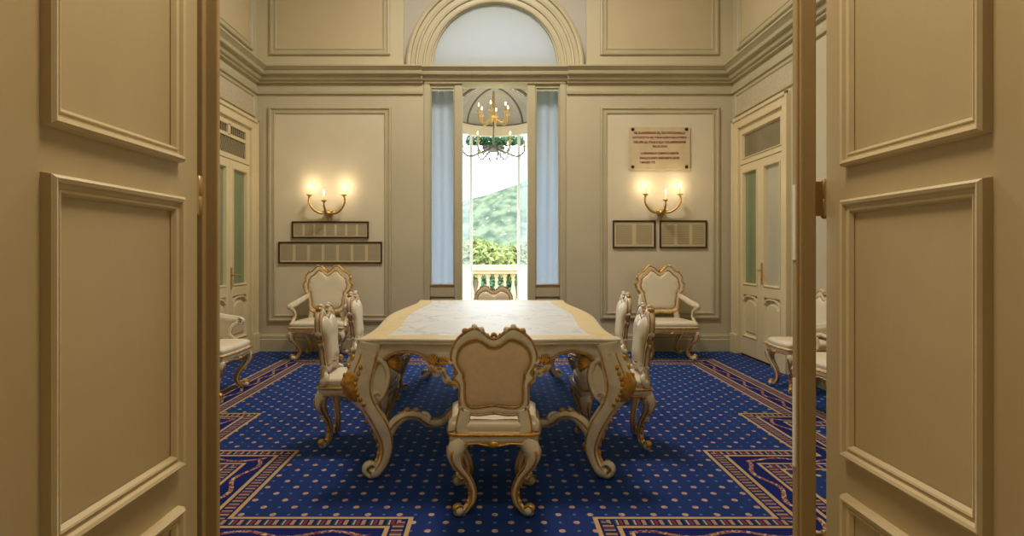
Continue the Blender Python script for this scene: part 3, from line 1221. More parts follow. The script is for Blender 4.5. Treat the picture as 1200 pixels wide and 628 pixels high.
def make_dining_chair():
    root = empty('dining_chair')
    for sx in (-1, 1):
        for sy in (-1, 1):
            g = MB()
            wx = 0.158 if sy < 0 else 0.185
            cab_leg(g, sx * wx * 1.08, sy * 0.200, sx, sy * 0.45, 0.375)
            g.build('leg', [M['white'], M['gold']], root)
    make_seat(root, 0.238, 0.214, 0.245, -0.225, 0.372, 0.410, 0.475, 0.022)
    outer = [(0, .885), (-.030, .897), (-.062, .925), (-.095, .938), (-.141, .918), (-.187, .872), (-.210, .815), (-.208, .765), (-.184, .716),
             (-.198, .688), (-.172, .655), (-.172, .59), (-.164, .542), (-.127, .506), (-.069, .499), (0, .507)]
    inner = [(0, .840), (-.030, .848), (-.058, .866), (-.088, .876), (-.132, .862), (-.165, .832), (-.178, .795), (-.176, .757), (-.150, .710),
             (-.146, .688), (-.142, .655), (-.142, .60), (-.137, .565), (-.115, .546), (-.065, .545), (0, .555)]
    back_parts(root, outer, inner, -0.195, 0.50, 0.10, 0.020, 0.038)
    for sx in (-1, 1):
        g = MB()
        P = spline([(sx * .150, -.205, .405), (sx * .156, -.203, .44), (sx * .150, -.200, .48), (sx * .138, -.197, .53)], 4)
        g.tube(P, [.032] * len(P), 0, 10, normal=(0, 1, 0), rb=.020, sq=.6)
        g.tube([(x + sx * .030, y - .012, z) for x, y, z in P], .006, 1, 6)
        g.tube([(sx * .205, -.20, .415), (sx * .205, -.17, .45), (sx * .185, -.17, .485), (sx * .17, -.185, .50)], [.02, .024, .02, .01], 0, 8)
        g.build('back_post', [M['white'], M['gold']], root)
    return root


def make_armchair():
    root = empty('armchair')
    for sx in (-1, 1):
        for sy in (-1, 1):
            g = MB()
            wx = 0.245 if sy < 0 else 0.285
            cab_leg(g, sx * wx, sy * 0.235, sx, sy * 0.8, 0.36, 1.2, 0.036)
            g.build('leg', [M['white'], M['gold']], root)
    make_seat(root, 0.335, 0.285, 0.285, -0.275, 0.352, 0.395, 0.468, 0.030)
    outer = [(0, 1.058), (-.036, 1.080), (-.078, 1.122), (-.135, 1.134), (-.182, 1.096), (-.205, 1.068), (-.252, 1.052), (-.292, .992), (-.286, .945), (-.312, .900),
             (-.300, .835), (-.262, .785), (-.276, .748), (-.244, .705), (-.234, .645), (-.226, .585), (-.180, .545), (-.09, .528), (0, .535)]
    inner = [(0, 1.008), (-.036, 1.024), (-.078, 1.060), (-.120, 1.070), (-.150, 1.044), (-.172, 1.018), (-.205, .996), (-.236, .958), (-.238, .925), (-.250, .885),
             (-.240, .835), (-.208, .790), (-.206, .752), (-.196, .712), (-.190, .66), (-.182, .625), (-.150, .596), (-.08, .588), (0, .592)]
    back_parts(root, outer, inner, -0.235, 0.50, 0.12, 0.026, 0.035, gr=.011, gm='gold')
    for sx in (-1, 1):
        g = MB()
        P = spline([(sx * .205, -.245, .40), (sx * .212, -.243, .47), (sx * .200, -.240, .53), (sx * .19, -.238, .58)], 4)
        g.tube(P, .034, 0, 10, normal=(0, 1, 0), rb=.024, sq=.6)
        g.tube([(x + sx * .030, y + .014, z) for x, y, z in P], .007, 1, 6)
        g.build('back_post', [M['white'], M['gold']], root)
        g = MB()
        arm = spline([(sx * .245, -.265, .745), (sx * .275, -.16, .715), (sx * .315, -.02, .672), (sx * .340, .09, .650), (sx * .345, .155, .648)], 5)
        rr = [.022 + .008 * math.sin(PI * i / (len(arm) - 1)) for i in range(len(arm))]
        g.tube(arm, rr, 0, 10)
        g.tube([(x + sx * .006, y, z + .022) for x, y, z in arm], [q * .75 for q in rr], 2, 8)      # leather arm pad
        g.spiral((sx * .345, .165, .635), (0, 1, 0), (0, 0, 1), .034, 1.2, .013, 0, PI * .6, rb=.026, sgn=-1)
        g.tube([(x + sx * .022, y, z - .012) for x, y, z in arm], .006, 1, 6)
        sup = spline([(sx * .340, .140, .625), (sx * .318, .085, .575), (sx * .312, .075, .515), (sx * .325, .125, .455), (sx * .330, .165, .40)], 5)
        g.tube(sup, [.024 - .006 * math.sin(PI * i / (len(sup) - 1)) for i in range(len(sup))], 0, 10)
        g.tube([(x, y + .020, z) for x, y, z in sup], .006, 1, 6)
        tag(g.build('arm', [M['white'], M['gold'], M['leather']], root), 'scrolled ivory arm with leather pad')
    return root


# ------------------------------------------------------------------ dining table
TX, TY = -0.035, 4.95


def table_outline(z, d=0.0, front=True):
    q = [(0.0, -1.475), (0.25, -1.47), (0.48, -1.455), (0.62, -1.452), (0.70, -1.462), (0.742, -1.462), (0.756, -1.435), (0.746, -1.39), (0.738, -1.25), (0.738, -1.05),
         (0.752, -0.80), (0.776, -0.52), (0.796, -0.22), (0.802, 0.0)]
    right = q + [(x, -y) for x, y in q[::-1][1:]]
    full = right + [(-x, y) for x, y in right[::-1][1:-1]]
    P = spline(full, 4, True)
    if d > 0.02:                                       # wide insets follow the outline by proportion
        return [(x * (1 - d / 0.78), y * (1 - d / 1.46), z) for x, y in P]
    out = []
    n = len(P)
    for i in range(n):
        a, b = P[i - 1], P[(i + 1) % n]
        tx, ty = b[0] - a[0], b[1] - a[1]
        l = math.hypot(tx, ty)
        nx, ny = -ty / l, tx / l
        out.append((P[i][0] + nx * d, P[i][1] + ny * d, z))
    return out


def make_table():
    root = empty('dining_table', (TX, TY, 0))
    ZT = 0.815
    # order of the outline is counter-clockwise, so +d insets
    g = MB()
    edge = [(0.05, ZT - .034), (0.012, ZT - .034), (0.008, ZT - .026), (0.014, ZT - .022), (0.004, ZT - .016), (0.0, ZT - .010), (0.003, ZT - .003), (0.012, ZT)]
    g.loops([table_outline(z, d) for d, z in edge], 0)
    g.loops([table_outline(ZT, .012), table_outline(ZT, .022)], 0, smooth=False)
    g.loops([table_outline(ZT, .022), table_outline(ZT, .155)], 1, smooth=False)
    A = table_outline(ZT, .155)
    b = g.add(A)
    n = len(A)
    g.face([b + i for i in range(n)], 2)
    b = g.add(table_outline(ZT - .034, .05))
    g.face([b + i for i in range(n)][::-1], 0)
    top = g.build('tabletop', [M['white'], M['ochre'], M['marble']], root)
    # apron
    OA = table_outline(0, .055)
    zb = []
    for x, y, _ in OA:
        ax, ay = abs(x), abs(y)
        if ay > 1.30:                                  # short ends
            t = ax
            knots = [(0, .655), (.12, .665), (.24, .668), (.32, .665), (.40, .715), (.48, .732), (.56, .715), (.62, .675), (.66, .62), (.74, .60)]
        else:
            t = ay
            knots = [(0, .66), (.20, .67), (.34, .665), (.45, .71), (.65, .732), (.90, .732), (1.05, .715), (1.16, .68), (1.24, .62), (1.40, .60)]
        for (a, za), (b2, zb2) in zip(knots, knots[1:]):
            if a <= t <= b2 + 1e-6:
                k = (t - a) / (b2 - a)
                k = k * k * (3 - 2 * k)
                zb.append(za + (zb2 - za) * k)
                break
        else:
            zb.append(knots[-1][1])
    OI = table_outline(0, .085)
    g = MB()
    g.loops([[(x, y, z) for (x, y, _), z in zip(OI, zb)], [(x, y, z) for (x, y, _), z in zip(OA, zb)], [(x, y, z + (.785 - z) * .5) for (x, y, _), z in zip(table_outline(0, .048), zb)],
             [(x, y, .783) for x, y, _ in OA], [(x, y, .783) for x, y, _ in OI]], 0, ring=True)
    g.tube([(x, y, z + .003) for (x, y, _), z in zip(table_outline(0, .050), zb)], .0068, 1, 6, closed=True)
    # gilded sprays either side of the middle of every rail
    for sy in (-1, 1):
        for sx in (-1, 1):
            x, y = sx * .32, sy * 1.405
            for a in (-.9, -.45, 0, .45, .9):
                P = [(x + .0, y + sy * .006, .665), (x + math.sin(a) * .022, y + sy * .018, .665 + math.cos(a) * .030), (x + math.sin(a) * .038, y + sy * .012, .665 + math.cos(a) * .062)]
                g.tube(spline(P, 3), [.011, .012, .011, .009, .007, .005, .003][:7], 1, 6)
            g.spiral((x - sx * .055, y + sy * .01, .675), (1, 0, 0), (0, 0, 1), .03, 1.1, .009, 1, 0)
    for sx in (-1, 1):
        for sy in (-1, 1):
            x, y = sx * .745, sy * .34
            for a in (-.9, -.45, 0, .45, .9):
                P = [(x, y, .665), (x + sx * .012, y + math.sin(a) * .022, .665 + math.cos(a) * .030), (x + sx * .006, y + math.sin(a) * .038, .665 + math.cos(a) * .062)]
                g.tube(spline(P, 3), [.011, .012, .011, .009, .007, .005, .003], 1, 6)
    for sy in (-1, 1):
        for sx in (-1, 1):
            y = sy * 1.395
            Q = spline([(sx * .345, y, .665), (sx * .315, y, .618), (sx * .285, y, .640), (sx * .262, y, .610), (sx * .235, y, .560), (sx * .17, y, .545), (sx * .08, y, .572), (0, y, .56)], 6)
            g.tube(Q, [.020 + .006 * math.sin(i * .9) for i in range(len(Q))], 0, 9)
            g.tube([(a, b - .018, c + .004) for a, b, c in Q], .007, 1, 6)
            for i in range(3, len(Q) - 3, 5):
                g.ball((Q[i][0], Q[i][1], Q[i][2] - .02), (.015, .014, .014), i % 2, 7, 4)
            g.spiral((sx * .30, y, .61), (1, 0, 0), (0, 0, 1), .036, 1.2, .011, 0, 0)
    tag(g.build('apron', [M['white'], M['gold']], root), 'carved ivory apron with gilded arches')
    # legs
    for sx in (-1, 1):
        for sy in (-1, 1):
            g = MB()
            D = Vector((sx, sy * .42, 0))
            B0 = Vector((sx * .60, sy * 1.375, 0))
            ex = D.normalized()
            nrm = (-ex.y, ex.x, 0)
            ctrl = [(.085, .79, .062), (.100, .72, .058), (.125, .64, .066), (.145, .565, .072), (.130, .49, .060), (.090, .415, .044), (.045, .335, .046), (.012, .255, .042),
                    (-.002, .175, .034), (.015, .10, .029), (.052, .045, .030), (.085, .040, .026)]
            P = spline(ctrl, 5)
            L3 = lambda o, z: (B0.x + D.x * o, B0.y + D.y * o, z)
            pts = [L3(o, z) for o, z, _ in P]
            P = [(o, z, r * 1.12) for o, z, r in P]
            rr = [r for _, _, r in P]
            g.tube(pts, rr, 0, 12, normal=nrm, rb=[.056 * (.55 + .45 * r / .07) for r in rr], sq=.75)
            nn = Vector(nrm)
            # gilded acanthus hugging the outside of the knee
            lo, hi = 9, 24
            e = [L3(P[i][0] + P[i][2] * .62, P[i][1]) for i in range(lo, hi)]
            rr2 = [.012 + .030 * math.sin(PI * (i - lo) / (hi - lo - 1)) for i in range(lo, hi)]
            g.tube(e, rr2, 1, 10, normal=nrm, rb=[.03 + q * .85 for q in rr2], sq=.8)
            for i in range(lo, hi, 2):                  # curled lobes of the leaf on both faces
                o, z, r = P[i]
                for sn in (-1, 1):
                    q = Vector(L3(o + r * .34, z)) + Vector(nrm) * (sn * .052 * (.55 + .45 * r / .07))
                    g.ball(q, (.013, .013, .017), 1, 7, 4)
            for i in range(6, 52, 3):                   # leaf tips down the outer edge
                if i < len(P):
                    o, z, r = P[i]
                    g.ball(L3(o + r * 1.02, z), (.014, .016, .019), 1, 7, 4)
            # raised lines along both faces
            for sn in (-1, 1):
                for k, mi, rad in ((.62, 1, .007), (-.62, 1, .007)):
                    e = []
                    for i in range(4, len(P) - 3):
                        o, z, r = P[i]
                        q = Vector(L3(o + r * k, z)) + nn * (sn * .043 * (.55 + .45 * r / .07))
                        e.append(q)
                    g.tube(e, rad, mi, 6)
                # the C-scroll inside the knee
                c = Vector(L3(.045, .575)) + nn * (sn * .018)
                cs = []
                for i in range(22):
                    th = PI * .42 + PI * 1.22 * i / 21
                    cs.append(c + ex * (.092 * math.cos(th)) + Vector((0, 0, 1)) * (.105 * math.sin(th)))
                # inner curl
            cs = spline([(.075, .70), (.020, .672), (-.006, .60), (.002, .53), (.026, .475), (.050, .455)], 5)
            g.loops([[tuple(Vector(L3(o, z)) + nn * (q * .016)) for o, z in cs] for q in (-1, 1)] + [[tuple(Vector(L3(.11, z)) + nn * (q * .016)) for o, z in cs] for q in (1, -1)], 0, closed=False, smooth=False, ring=True)
            g.tube([L3(o, z) for o, z in cs], [.020 - .004 * (i / len(cs)) for i in range(len(cs))], 0, 9, normal=nrm, rb=.034)
            g.tube([L3(o - .016, z) for o, z in cs], .008, 1, 6)
            g.spiral(L3(.050, .478), D, (0, 0, 1), .036, 1.1, .012, 0, -PI / 2, rb=.038)
            g.spiral(L3(.105, .720), D, (0, 0, 1), .034, 1.1, .015, 0, PI, rb=.060)
            # shell on the inner top
            for k in range(5):
                a = -1.0 + .42 * k
                s0 = L3(-.005, .665)
                s1 = L3(-.02 - .055 * math.cos(a * .7), .665 - .06 * math.sin(a) - .012)
                g.tube([s0, s1], [.010, .016], 1, 7)
            # scroll foot
            g.spiral(L3(.078, .064), D, (0, 0, 1), .046, 1.3, .015, 0, PI * 1.35, rb=.036)
            g.tube([L3(o + r * .9, z) for o, z, r in P[34:54]], .014, 1, 7)
            tag(g.build('leg', [M['white'], M['gold']], root), 'scrolled ivory table leg with gilded acanthus knee')
    # stretchers from every leg to a middle knot
    for sx in (-1, 1):
        for sy in (-1, 1):
            g = MB()
            st = Vector((sx * .605, sy * 1.375, .22))
            c2 = [(0, .22), (.06, .295), (.15, .345), (.25, .33), (.33, .275), (.43, .265), (.55, .325), (.75, .36), (1.0, .34)]
            e = Vector((sx * .10, sy * .55, 0))
            P = []
            for t, z in spline(c2, 5):
                # the stretcher first runs inward, then along the table
                xx = st.x + (e.x - st.x) * min(1.0, t * 1.45)
                yy = st.y + (e.y - st.y) * (t ** 1.6)
                P.append((xx, yy, z))
            K = len(P)
            rr = [.034 - .008 * math.sin(PI * i / (K - 1)) for i in range(K)]
            g.tube(P, rr, 0, 10, sq=.75)
            g.tube([(x, y, z + rr[i] * .95) for i, (x, y, z) in enumerate(P)], .009, 1, 6)
            g.tube([(x, y + sy * rr[i], z) for i, (x, y, z) in enumerate(P)], .007, 1, 6)
            for i in (11, 14, 20):
                x, y, z = P[i]
                g.ball((x, y, z + .03), (.022, .018, .018), 1, 8, 5)
            x, y, z = P[18]
            g.spiral((x, y, z + .01), (sx, 0, 0), (0, 0, 1), .045, 1.1, .013, 0, 0, rb=.02)
            for i in (4, 7):
                x, y, z = P[i]
                g.ball((x, y, z - .038), (.016, .014, .016), 1, 7, 4)
            g.build('stretcher', [M['white'], M['gold_dull']], root)
    g = MB()
    g.tube(spline([(0.10, -.56, .34), (.06, -.25, .38), (.05, 0, .385), (.06, .25, .38), (.10, .56, .34)], 6), .026, 0, 10, sq=.75)
    g.tube(spline([(-0.10, -.56, .34), (-.06, -.25, .38), (-.05, 0, .385), (-.06, .25, .38), (-.10, .56, .34)], 6), .026, 0, 10, sq=.75)
    g.lathe([(.03, .33), (.10, .345), (.12, .375), (.09, .40), (.05, .43), (.07, .46), (.04, .50), (.012, .52)], n=18)
    g.build('stretcher_knot', [M['white'], M['gold_dull']], root)
    return root


tag(make_table(), 'long ivory and gilt dining table with pale marble top in the middle of the room', 'table')

G = 'carved ivory and gilt chairs around the long table'
chair = make_dining_chair()
chairs = [
    (-0.005, 3.235, 0.0, 'ivory and gilt chair with its taupe back to the camera at the near table end'),
    (-0.015, 6.62, PI, 'ivory and gilt chair at the far table end in front of the window'),
    (-0.945, 4.26, -PI / 2, 'ivory and gilt chair at the left side of the table nearer the camera'),
    (-1.060, 5.62, -PI / 2, 'ivory and gilt chair at the left side of the table farther from the camera'),
    (0.800, 4.22, PI / 2, 'ivory and gilt chair at the right side of the table nearer the camera'),
    (0.935, 5.52, PI / 2, 'ivory and gilt chair at the right side of the table farther from the camera'),
]
for i, (x, y, rz, lb) in enumerate(chairs):
    c = chair if i == 0 else copy_tree(chair)
    c.location = (x, y, 0.002)
    c.rotation_euler = (0, 0, rz)
    tag(c, lb, 'chair', G)
c = copy_tree(chair)
c.location = (2.93, 5.86, 0.002)
c.rotation_euler = (0, 0, PI / 2)
tag(c, 'ivory and gilt chair without arms against the right wall beside the double door', 'chair', G)

arm = make_armchair()
arms = [
    (-2.17, 7.70, PI, 'ivory and gilt armchair below the two framed print strips on the left', None),
    (2.14, 7.70, PI, 'ivory and gilt armchair below the stone plaque and two small frames', None),
    (-2.66, 5.68, -PI / 2, 'ivory and gilt armchair against the left wall, cut off by the doorway', None),
    (2.80, 4.88, PI / 2, 'ivory and gilt armchair against the right wall, mostly hidden by the doorway post', None),
]
for i, (x, y, rz, lb, _) in enumerate(arms):
    c = arm if i == 0 else copy_tree(arm)
    c.location = (x, y, 0.002)
    c.rotation_euler = (0, 0, rz)
    tag(c, lb, 'armchair', 'large carved armchairs along the walls')


# ------------------------------------------------------------------ things on the back wall
def candle_parts(armobj, p, r=1.0):
    g = MB()
    x, y, z = p
    g.lathe([(.004, -.03), (.012, -.024), (.034, -.006), (.043, .002), (.012, .004), (.0105, .006), (.0105, .085), (.004, .087)], (x, y, z), 14)
    cn = g.build('candle', [M['candle']], armobj)
    g = MB()
    g.lathe([(.003, .086), (.007, .092), (.0095, .104), (.008, .118), (.004, .132), (.001, .138)], (x, y, z), 10)
    return g.build('bulb', M['bulb'], armobj)


def make_sconce(x, z, label):
    root = empty('wall_sconce', (x, WY, z))
    tag(root, label, 'wall lamp', 'three-armed sconces on the back wall')
    g = MB()
    g.lathe([(.004, -.075), (.022, -.06), (.035, -.03), (.060, 0), (.045, .02), (.02, .032), (.005, .04)], (0, -.045, 0), 16)
    g.lathe([(.05, 0.0), (.05, .012), (.03, .02)], (0, 0, 0), 16, axis='y')
    g.ball((0, -.05, -.005), (.075, .045, .024), 0, 14, 6)
    for k in range(7):
        a = -1.2 + .4 * k
        g.tube([(0, -.05, 0), (math.sin(a) * .05, -.075, .012), (math.sin(a) * .085, -.085, .03)], [.012, .010, .004], 0, 6)
    g.ball((0, -.045, -.075), (.014, .014, .03), 0, 8, 5)
    g.build('wall_plate', M['brass'], root)
    for k, (tx, ty, tz) in enumerate(((-.225, -.13, .235), (.225, -.13, .235), (0, -.26, .150))):
        g = MB()
        if tx:
            P = spline([(0, -.05, 0), (tx * .45, -.075, .0), (tx * .80, -.11, .045), (tx * 1.02, -.13, .12), (tx * 1.04, ty, .18), (tx, ty, tz - .02)], 6)
        else:
            P = spline([(0, -.05, 0), (-.01, -.12, -.01), (0, -.20, .02), (0, -.255, .08), (tx, ty, tz - .02)], 6)
        K = len(P)
        g.tube(P, [.019 - .009 * i / K for i in range(K)], 0, 8)
        for i in range(3, K - 2, 4):
            g.ball(P[i], (.017, .017, .012), 0, 8, 4)
        a = g.build('arm', M['brass'], root)
        candle_parts(a, (tx, ty, tz))
        l = lamp('bulb_light', 'POINT', (tx, ty, tz + .115), 1.9, WARM, shadow_soft_size=0.02)
        l.parent = root
    return root


make_sconce(bx(386), bz(250), 'gilt three-candle wall lamp above the long framed print strips')
make_sconce(bx(773.7), bz(249), 'gilt three-candle wall lamp below the stone plaque')


def picture(px0, px1, py0, py1, sheet, label, group=None):
    x0, x1, z0, z1 = bx(px0), bx(px1), bz(py1), bz(py0)
    root = empty('framed_document', ((x0 + x1) / 2, WY - .004, (z0 + z1) / 2))
    tag(root, label, 'picture frame', group)
    hx, hz = (x1 - x0) / 2, (z1 - z0) / 2
    g = MB()
    g.frame(lambda u, v, h: (u, -h, v), -hx, hx, -hz, hz, [(0, 0), (0.0, .022), (.006, .028), (.016, .026), (.022, .014), (.022, .004)])
    g.build('frame', M['frame_wood'], root)
    g = MB()
    g.box((-hx + .015, -.012, -hz + .015), (hx - .015, -.002, hz - .015))
    g.build('sheet', M[sheet], root)


picture(342.4, 432.4, 259.4, 279.2, 'sheet7', 'narrow dark-framed strip of seven printed columns, the shorter upper of two')
picture(326.8, 448, 283.2, 308.8, 'sheet7', 'wide dark-framed strip of seven printed columns, the longer lower of two')
picture(717.8, 767.8, 258.2, 290.8, 'sheet2', 'small dark-framed document under the right wall lamp, the left of the pair')
picture(772.6, 828, 258.2, 290.8, 'sheet1', 'small dark-framed document under the right wall lamp, the right of the pair')

# stone plaque with red lettering
x0, x1, z0, z1 = bx(736.5), bx(808), bz(199), bz(149)
pl = empty('stone_plaque', ((x0 + x1) / 2, WY - .004, (z0 + z1) / 2))
tag(pl, 'rectangular stone plaque with red lettering and four dark bolts above the right wall lamp', 'plaque')
hx, hz = (x1 - x0) / 2, (z1 - z0) / 2
g = MB()
g.box((-hx, -.025, -hz), (hx, 0, hz))
g.build('slab', M['plaque'], pl, bevel=0.004)
for sx in (-1, 1):
    for sz in (-1, 1):
        g = MB()
        g.lathe([(.012, .02), (.022, .026), (.022, .032), (.012, .040), (.002, .042)], (sx * (hx - .05), 0, sz * (hz - .035)), 12, axis='y')
        g.build('bolt', M['bolt'], pl)
PW, PH = 748.0, 528.0                                  # plaque size in the zoomed view the lines were read from
LINES = [('NEL 50 ANNIVERSARIO DEL TRATTATO DI RAPALLO', 130, 752, 112, 142), ('SOTTOSCRITTO NEL 1920 IN QUESTA SALA STORICA', 112, 775, 170, 200),
         ('CHE APRI ALL ITALIA E ALLA COLLABORAZIONE', 122, 762, 225, 255), ('TRA GLI STATI', 355, 532, 282, 308),
         ('LA PROVINCIA E I COMUNI DI GENOVA', 212, 680, 364, 392), ('RAPALLO E SANTA MARGHERITA LIGURE', 200, 685, 422, 450), ('9 MAGGIO 1972', 200, 388, 476, 504)]
dg = bpy.context.evaluated_depsgraph_get()
for txt, a, b, top, bot in LINES:
    cu = bpy.data.curves.new('lettering', 'FONT')
    cu.body = txt
    cu.size = 1.0
    cu.extrude = 0.02
    cu.offset = 0.03
    to = bpy.data.objects.new('lettering_tmp', cu)
    COL.objects.link(to)
    bpy.context.view_layer.update()
    me = bpy.data.meshes.new_from_object(to.evaluated_get(bpy.context.evaluated_depsgraph_get()))
    bpy.data.objects.remove(to)
    xs = [v.co.x for v in me.vertices]
    ys = [v.co.y for v in me.vertices]
    mx0, mx1, my0, my1 = min(xs), max(xs), min(ys), max(ys)
    X0 = -hx + (a - 68) / PW * 2 * hx
    X1 = -hx + (b - 68) / PW * 2 * hx
    Z1 = hz - (top - 50) / PH * 2 * hz
    Z0 = hz - (bot - 50) / PH * 2 * hz
    for v in me.vertices:
        x, y, z = v.co
        v.co = (X0 + (x - mx0) / (mx1 - mx0) * (X1 - X0), -.025 - .0015 - z * .05, Z0 + (y - my0) / (my1 - my0) * (Z1 - Z0))
    me.materials.clear()
    me.materials.append(M['red'])
    lo = bpy.data.objects.new('lettering', me)
    COL.objects.link(lo)
    lo.parent = pl

# ------------------------------------------------------------------ glazed bay behind the window
AY = 9.20
AR, AZ, AV = 0.626, 3.327, 0.489
g = MB()
arc = [(AR * math.cos(PI * i / 40), AZ + AV * math.sin(PI * i / 40)) for i in range(41)]
out = []
for x, z in arc:
    dx, dz = x, z - AZ
    k = min(1.35 / abs(dx) if abs(dx) > 1e-6 else 1e9, (3.93 - AZ) / dz if dz > 1e-6 else 1e9)
    out.append((dx * k, AZ + dz * k))
ring = [[(x, AY - .06, z) for x, z in arc], [(x, AY - .06, z) for x, z in out], [(x, AY + .04, z) for x, z in out], [(x, AY + .04, z) for x, z in arc]]
g.loops(ring + [ring[0]], 0, closed=False, smooth=False)
g.box((-1.35, 8.5, 3.93), (1.35, AY + .04, 4.0))
for s in (-1, 1):
    a, b = sorted((s * AR, s * (AR + .12)))
    g.box((a, AY - .06, 0), (b, AY + .04, AZ))
    a, b = sorted((s * 1.27, s * 1.35))
    g.box((a, AY - .06, 0), (b, AY + .04, 3.93))
struct(g.build('wall_bay', M['ext_cream']))
g = MB()                                              # arch moulding
g.tube([(AR * math.cos(PI * i / 40), AY - .065, AZ + AV * math.sin(PI * i / 40)) for i in range(41)], .022, 0, 6)
struct(g.build('trim_14', M['dome_rib']), 'grey moulding of the arch in the bay')
g = MB()                                              # half dome with ribs
L = []
for i in range(13):
    ph = PI / 2 * i / 12.001
    L.append([(AR * math.cos(ph) * math.cos(PI * j / 32), AY + .04 + AR * math.cos(ph) * math.sin(PI * j / 32), AZ + AV * math.sin(ph)) for j in range(33)])
g.loops(L, 0, closed=False)
for j in range(1, 12):
    th = PI * j / 12
    big = j in (3, 9)
    g.tube([((AR - .008) * math.cos(PI / 2 * i / 10) * math.cos(th), AY + .04 + (AR - .008) * math.cos(PI / 2 * i / 10) * math.sin(th), AZ + (AV - .008) * math.sin(PI / 2 * i / 10)) for i in range(10)],
             .020 if big else .006, 1 if big else 0, 6)
g.tube([((AR - .02) * math.cos(PI * i / 32), AY + .04 + (AR - .02) * math.sin(PI * i / 32), AZ + .01) for i in range(33)], .02, 1, 6)
o = g.build('ceiling_bay', [M['dome'], M['dome_rib']], fix=False)
md = o.modifiers.new('thick', 'SOLIDIFY')
md.thickness = 0.01
struct(o)
w3 = empty('window_3', (0, AY + .04, 0))
struct(w3, 'half-round glazed bay with white posts behind the french window')
g = MB()
L = []
for i in range(33):
    th = PI * i / 32
    L.append([((AR - d) * math.cos(th), (AR - d) * math.sin(th), z) for d, z in ((-.03, 3.177), (.05, 3.177), (.05, 3.327), (-.03, 3.327))])
g.loops(L, 0, smooth=False)
g.build('ring_beam', M['ext_cream'], w3)
PA = math.acos(0.377 / AR)
for s in (-1, 1):
    c = Vector((s * .377, AR * math.sin(PA), 0))
    g = MB()
    g.box((c.x - .024, c.y - .03, 0), (c.x + .024, c.y + .03, 3.19))
    g.build('post', M['ext_white'], w3, bevel=0.005)
    e = Vector((s * AR, 0.0, 0))
    dd = (e - c)
    n = Vector((-dd.y, dd.x, 0)).normalized() * .02
    g = MB()
    a = [c + dd * .05 - n, c + dd * .95 - n, c + dd * .95 + n, c + dd * .05 + n]
    g.loops([[(p.x, p.y, 0.02) for p in a], [(p.x, p.y, 1.03) for p in a]], 0, smooth=False, cap0=True, cap1=True)
    g.build('lower_panel', M['ext_white'], w3, bevel=0.005)
    g = MB()
    a = [c + dd * .05 - n * .1, c + dd * .95 - n * .1, c + dd * .95 + n * .1, c + dd * .05 + n * .1]
    g.loops([[(p.x, p.y, 1.03) for p in a], [(p.x, p.y, 3.185) for p in a]], 0, smooth=False, cap0=True, cap1=True)
    g.build('pane', M['glass'], w3)


# chandelier
CHX, CHY = -0.022, 9.30
ch = empty('chandelier', (CHX, CHY, 2.84))
tag(ch, 'two-tier candle chandelier hanging in the bay behind the french window', 'chandelier')
Zc = 2.84
g = MB()
g.lathe([(.006, 0.92), (.016, .90), (.018, .60), (.026, .58), (.014, .55), (.034, .52), (.05, .485), (.03, .46), (.012, .45)], n=12)
g.build('upper_stem', M['brass'], ch)
g = MB()
g.lathe([(.011, .46), (.010, .25), (.018, .23), (.010, .20), (.012, .10), (.02, .07)], n=12)
g.build('lower_stem', M['crystal'], ch)
g = MB()
g.lathe([(.004, -.01), (.05, -.005), (.12, .03), (.155, .06), (.16, .075), (.10, .078), (.02, .08)], n=20)
for k in range(16):
    a = 2 * PI * k / 16
    g.ball((.157 * math.cos(a), .157 * math.sin(a), .055), (.018, .018, .022), 1, 7, 4)
g.build('bowl', [M['crystal'], M['dome_rib']], ch)
for k in range(6):
    for (R, z0, zt, matn, a0) in ((.235, .49, .56, 'brass', .35), (.47, .06, .07, 'crystal', 0.02)):
        a = a0 + 2 * PI * k / 6
        ca, sa = math.cos(a), math.sin(a)
        g = MB()
        dip = -.07 if R < .3 else -.13
        P = spline([(0.03 * ca, .03 * sa, z0), (R * .4 * ca, R * .4 * sa, z0 + .01 + dip * .6), (R * .75 * ca, R * .75 * sa, z0 + dip), (R * .97 * ca, R * .97 * sa, zt - .08), (R * ca, R * sa, zt)], 5)
        g.tube(P, .013, 0, 7)
        if R > .3:
            for i in (4, 8, 12):
                x, y, z = P[i]
                g.tube([(x, y, z), (x, y, z - .05)], [.003, .011], 0, 6)
        ar = g.build('arm', M[matn], ch)
        candle_parts(ar, (R * ca, R * sa, zt + .02))
for k in range(4):
    a = .5 + PI / 2 * k
    g = MB()
    P = spline([(.12 * math.cos(a), .12 * math.sin(a), .02), (.12 * math.cos(a), .12 * math.sin(a), -.10), (.09 * math.cos(a), .09 * math.sin(a), -.13), (.06 * math.cos(a), .06 * math.sin(a), -.08)], 4)
    g.tube(P, .009, 0, 6)
    g.build('pendant', M['crystal'], ch)
lamp('chandelier_light', 'POINT', (CHX, CHY, 3.42), 3.0, WARM, shadow_soft_size=.2)

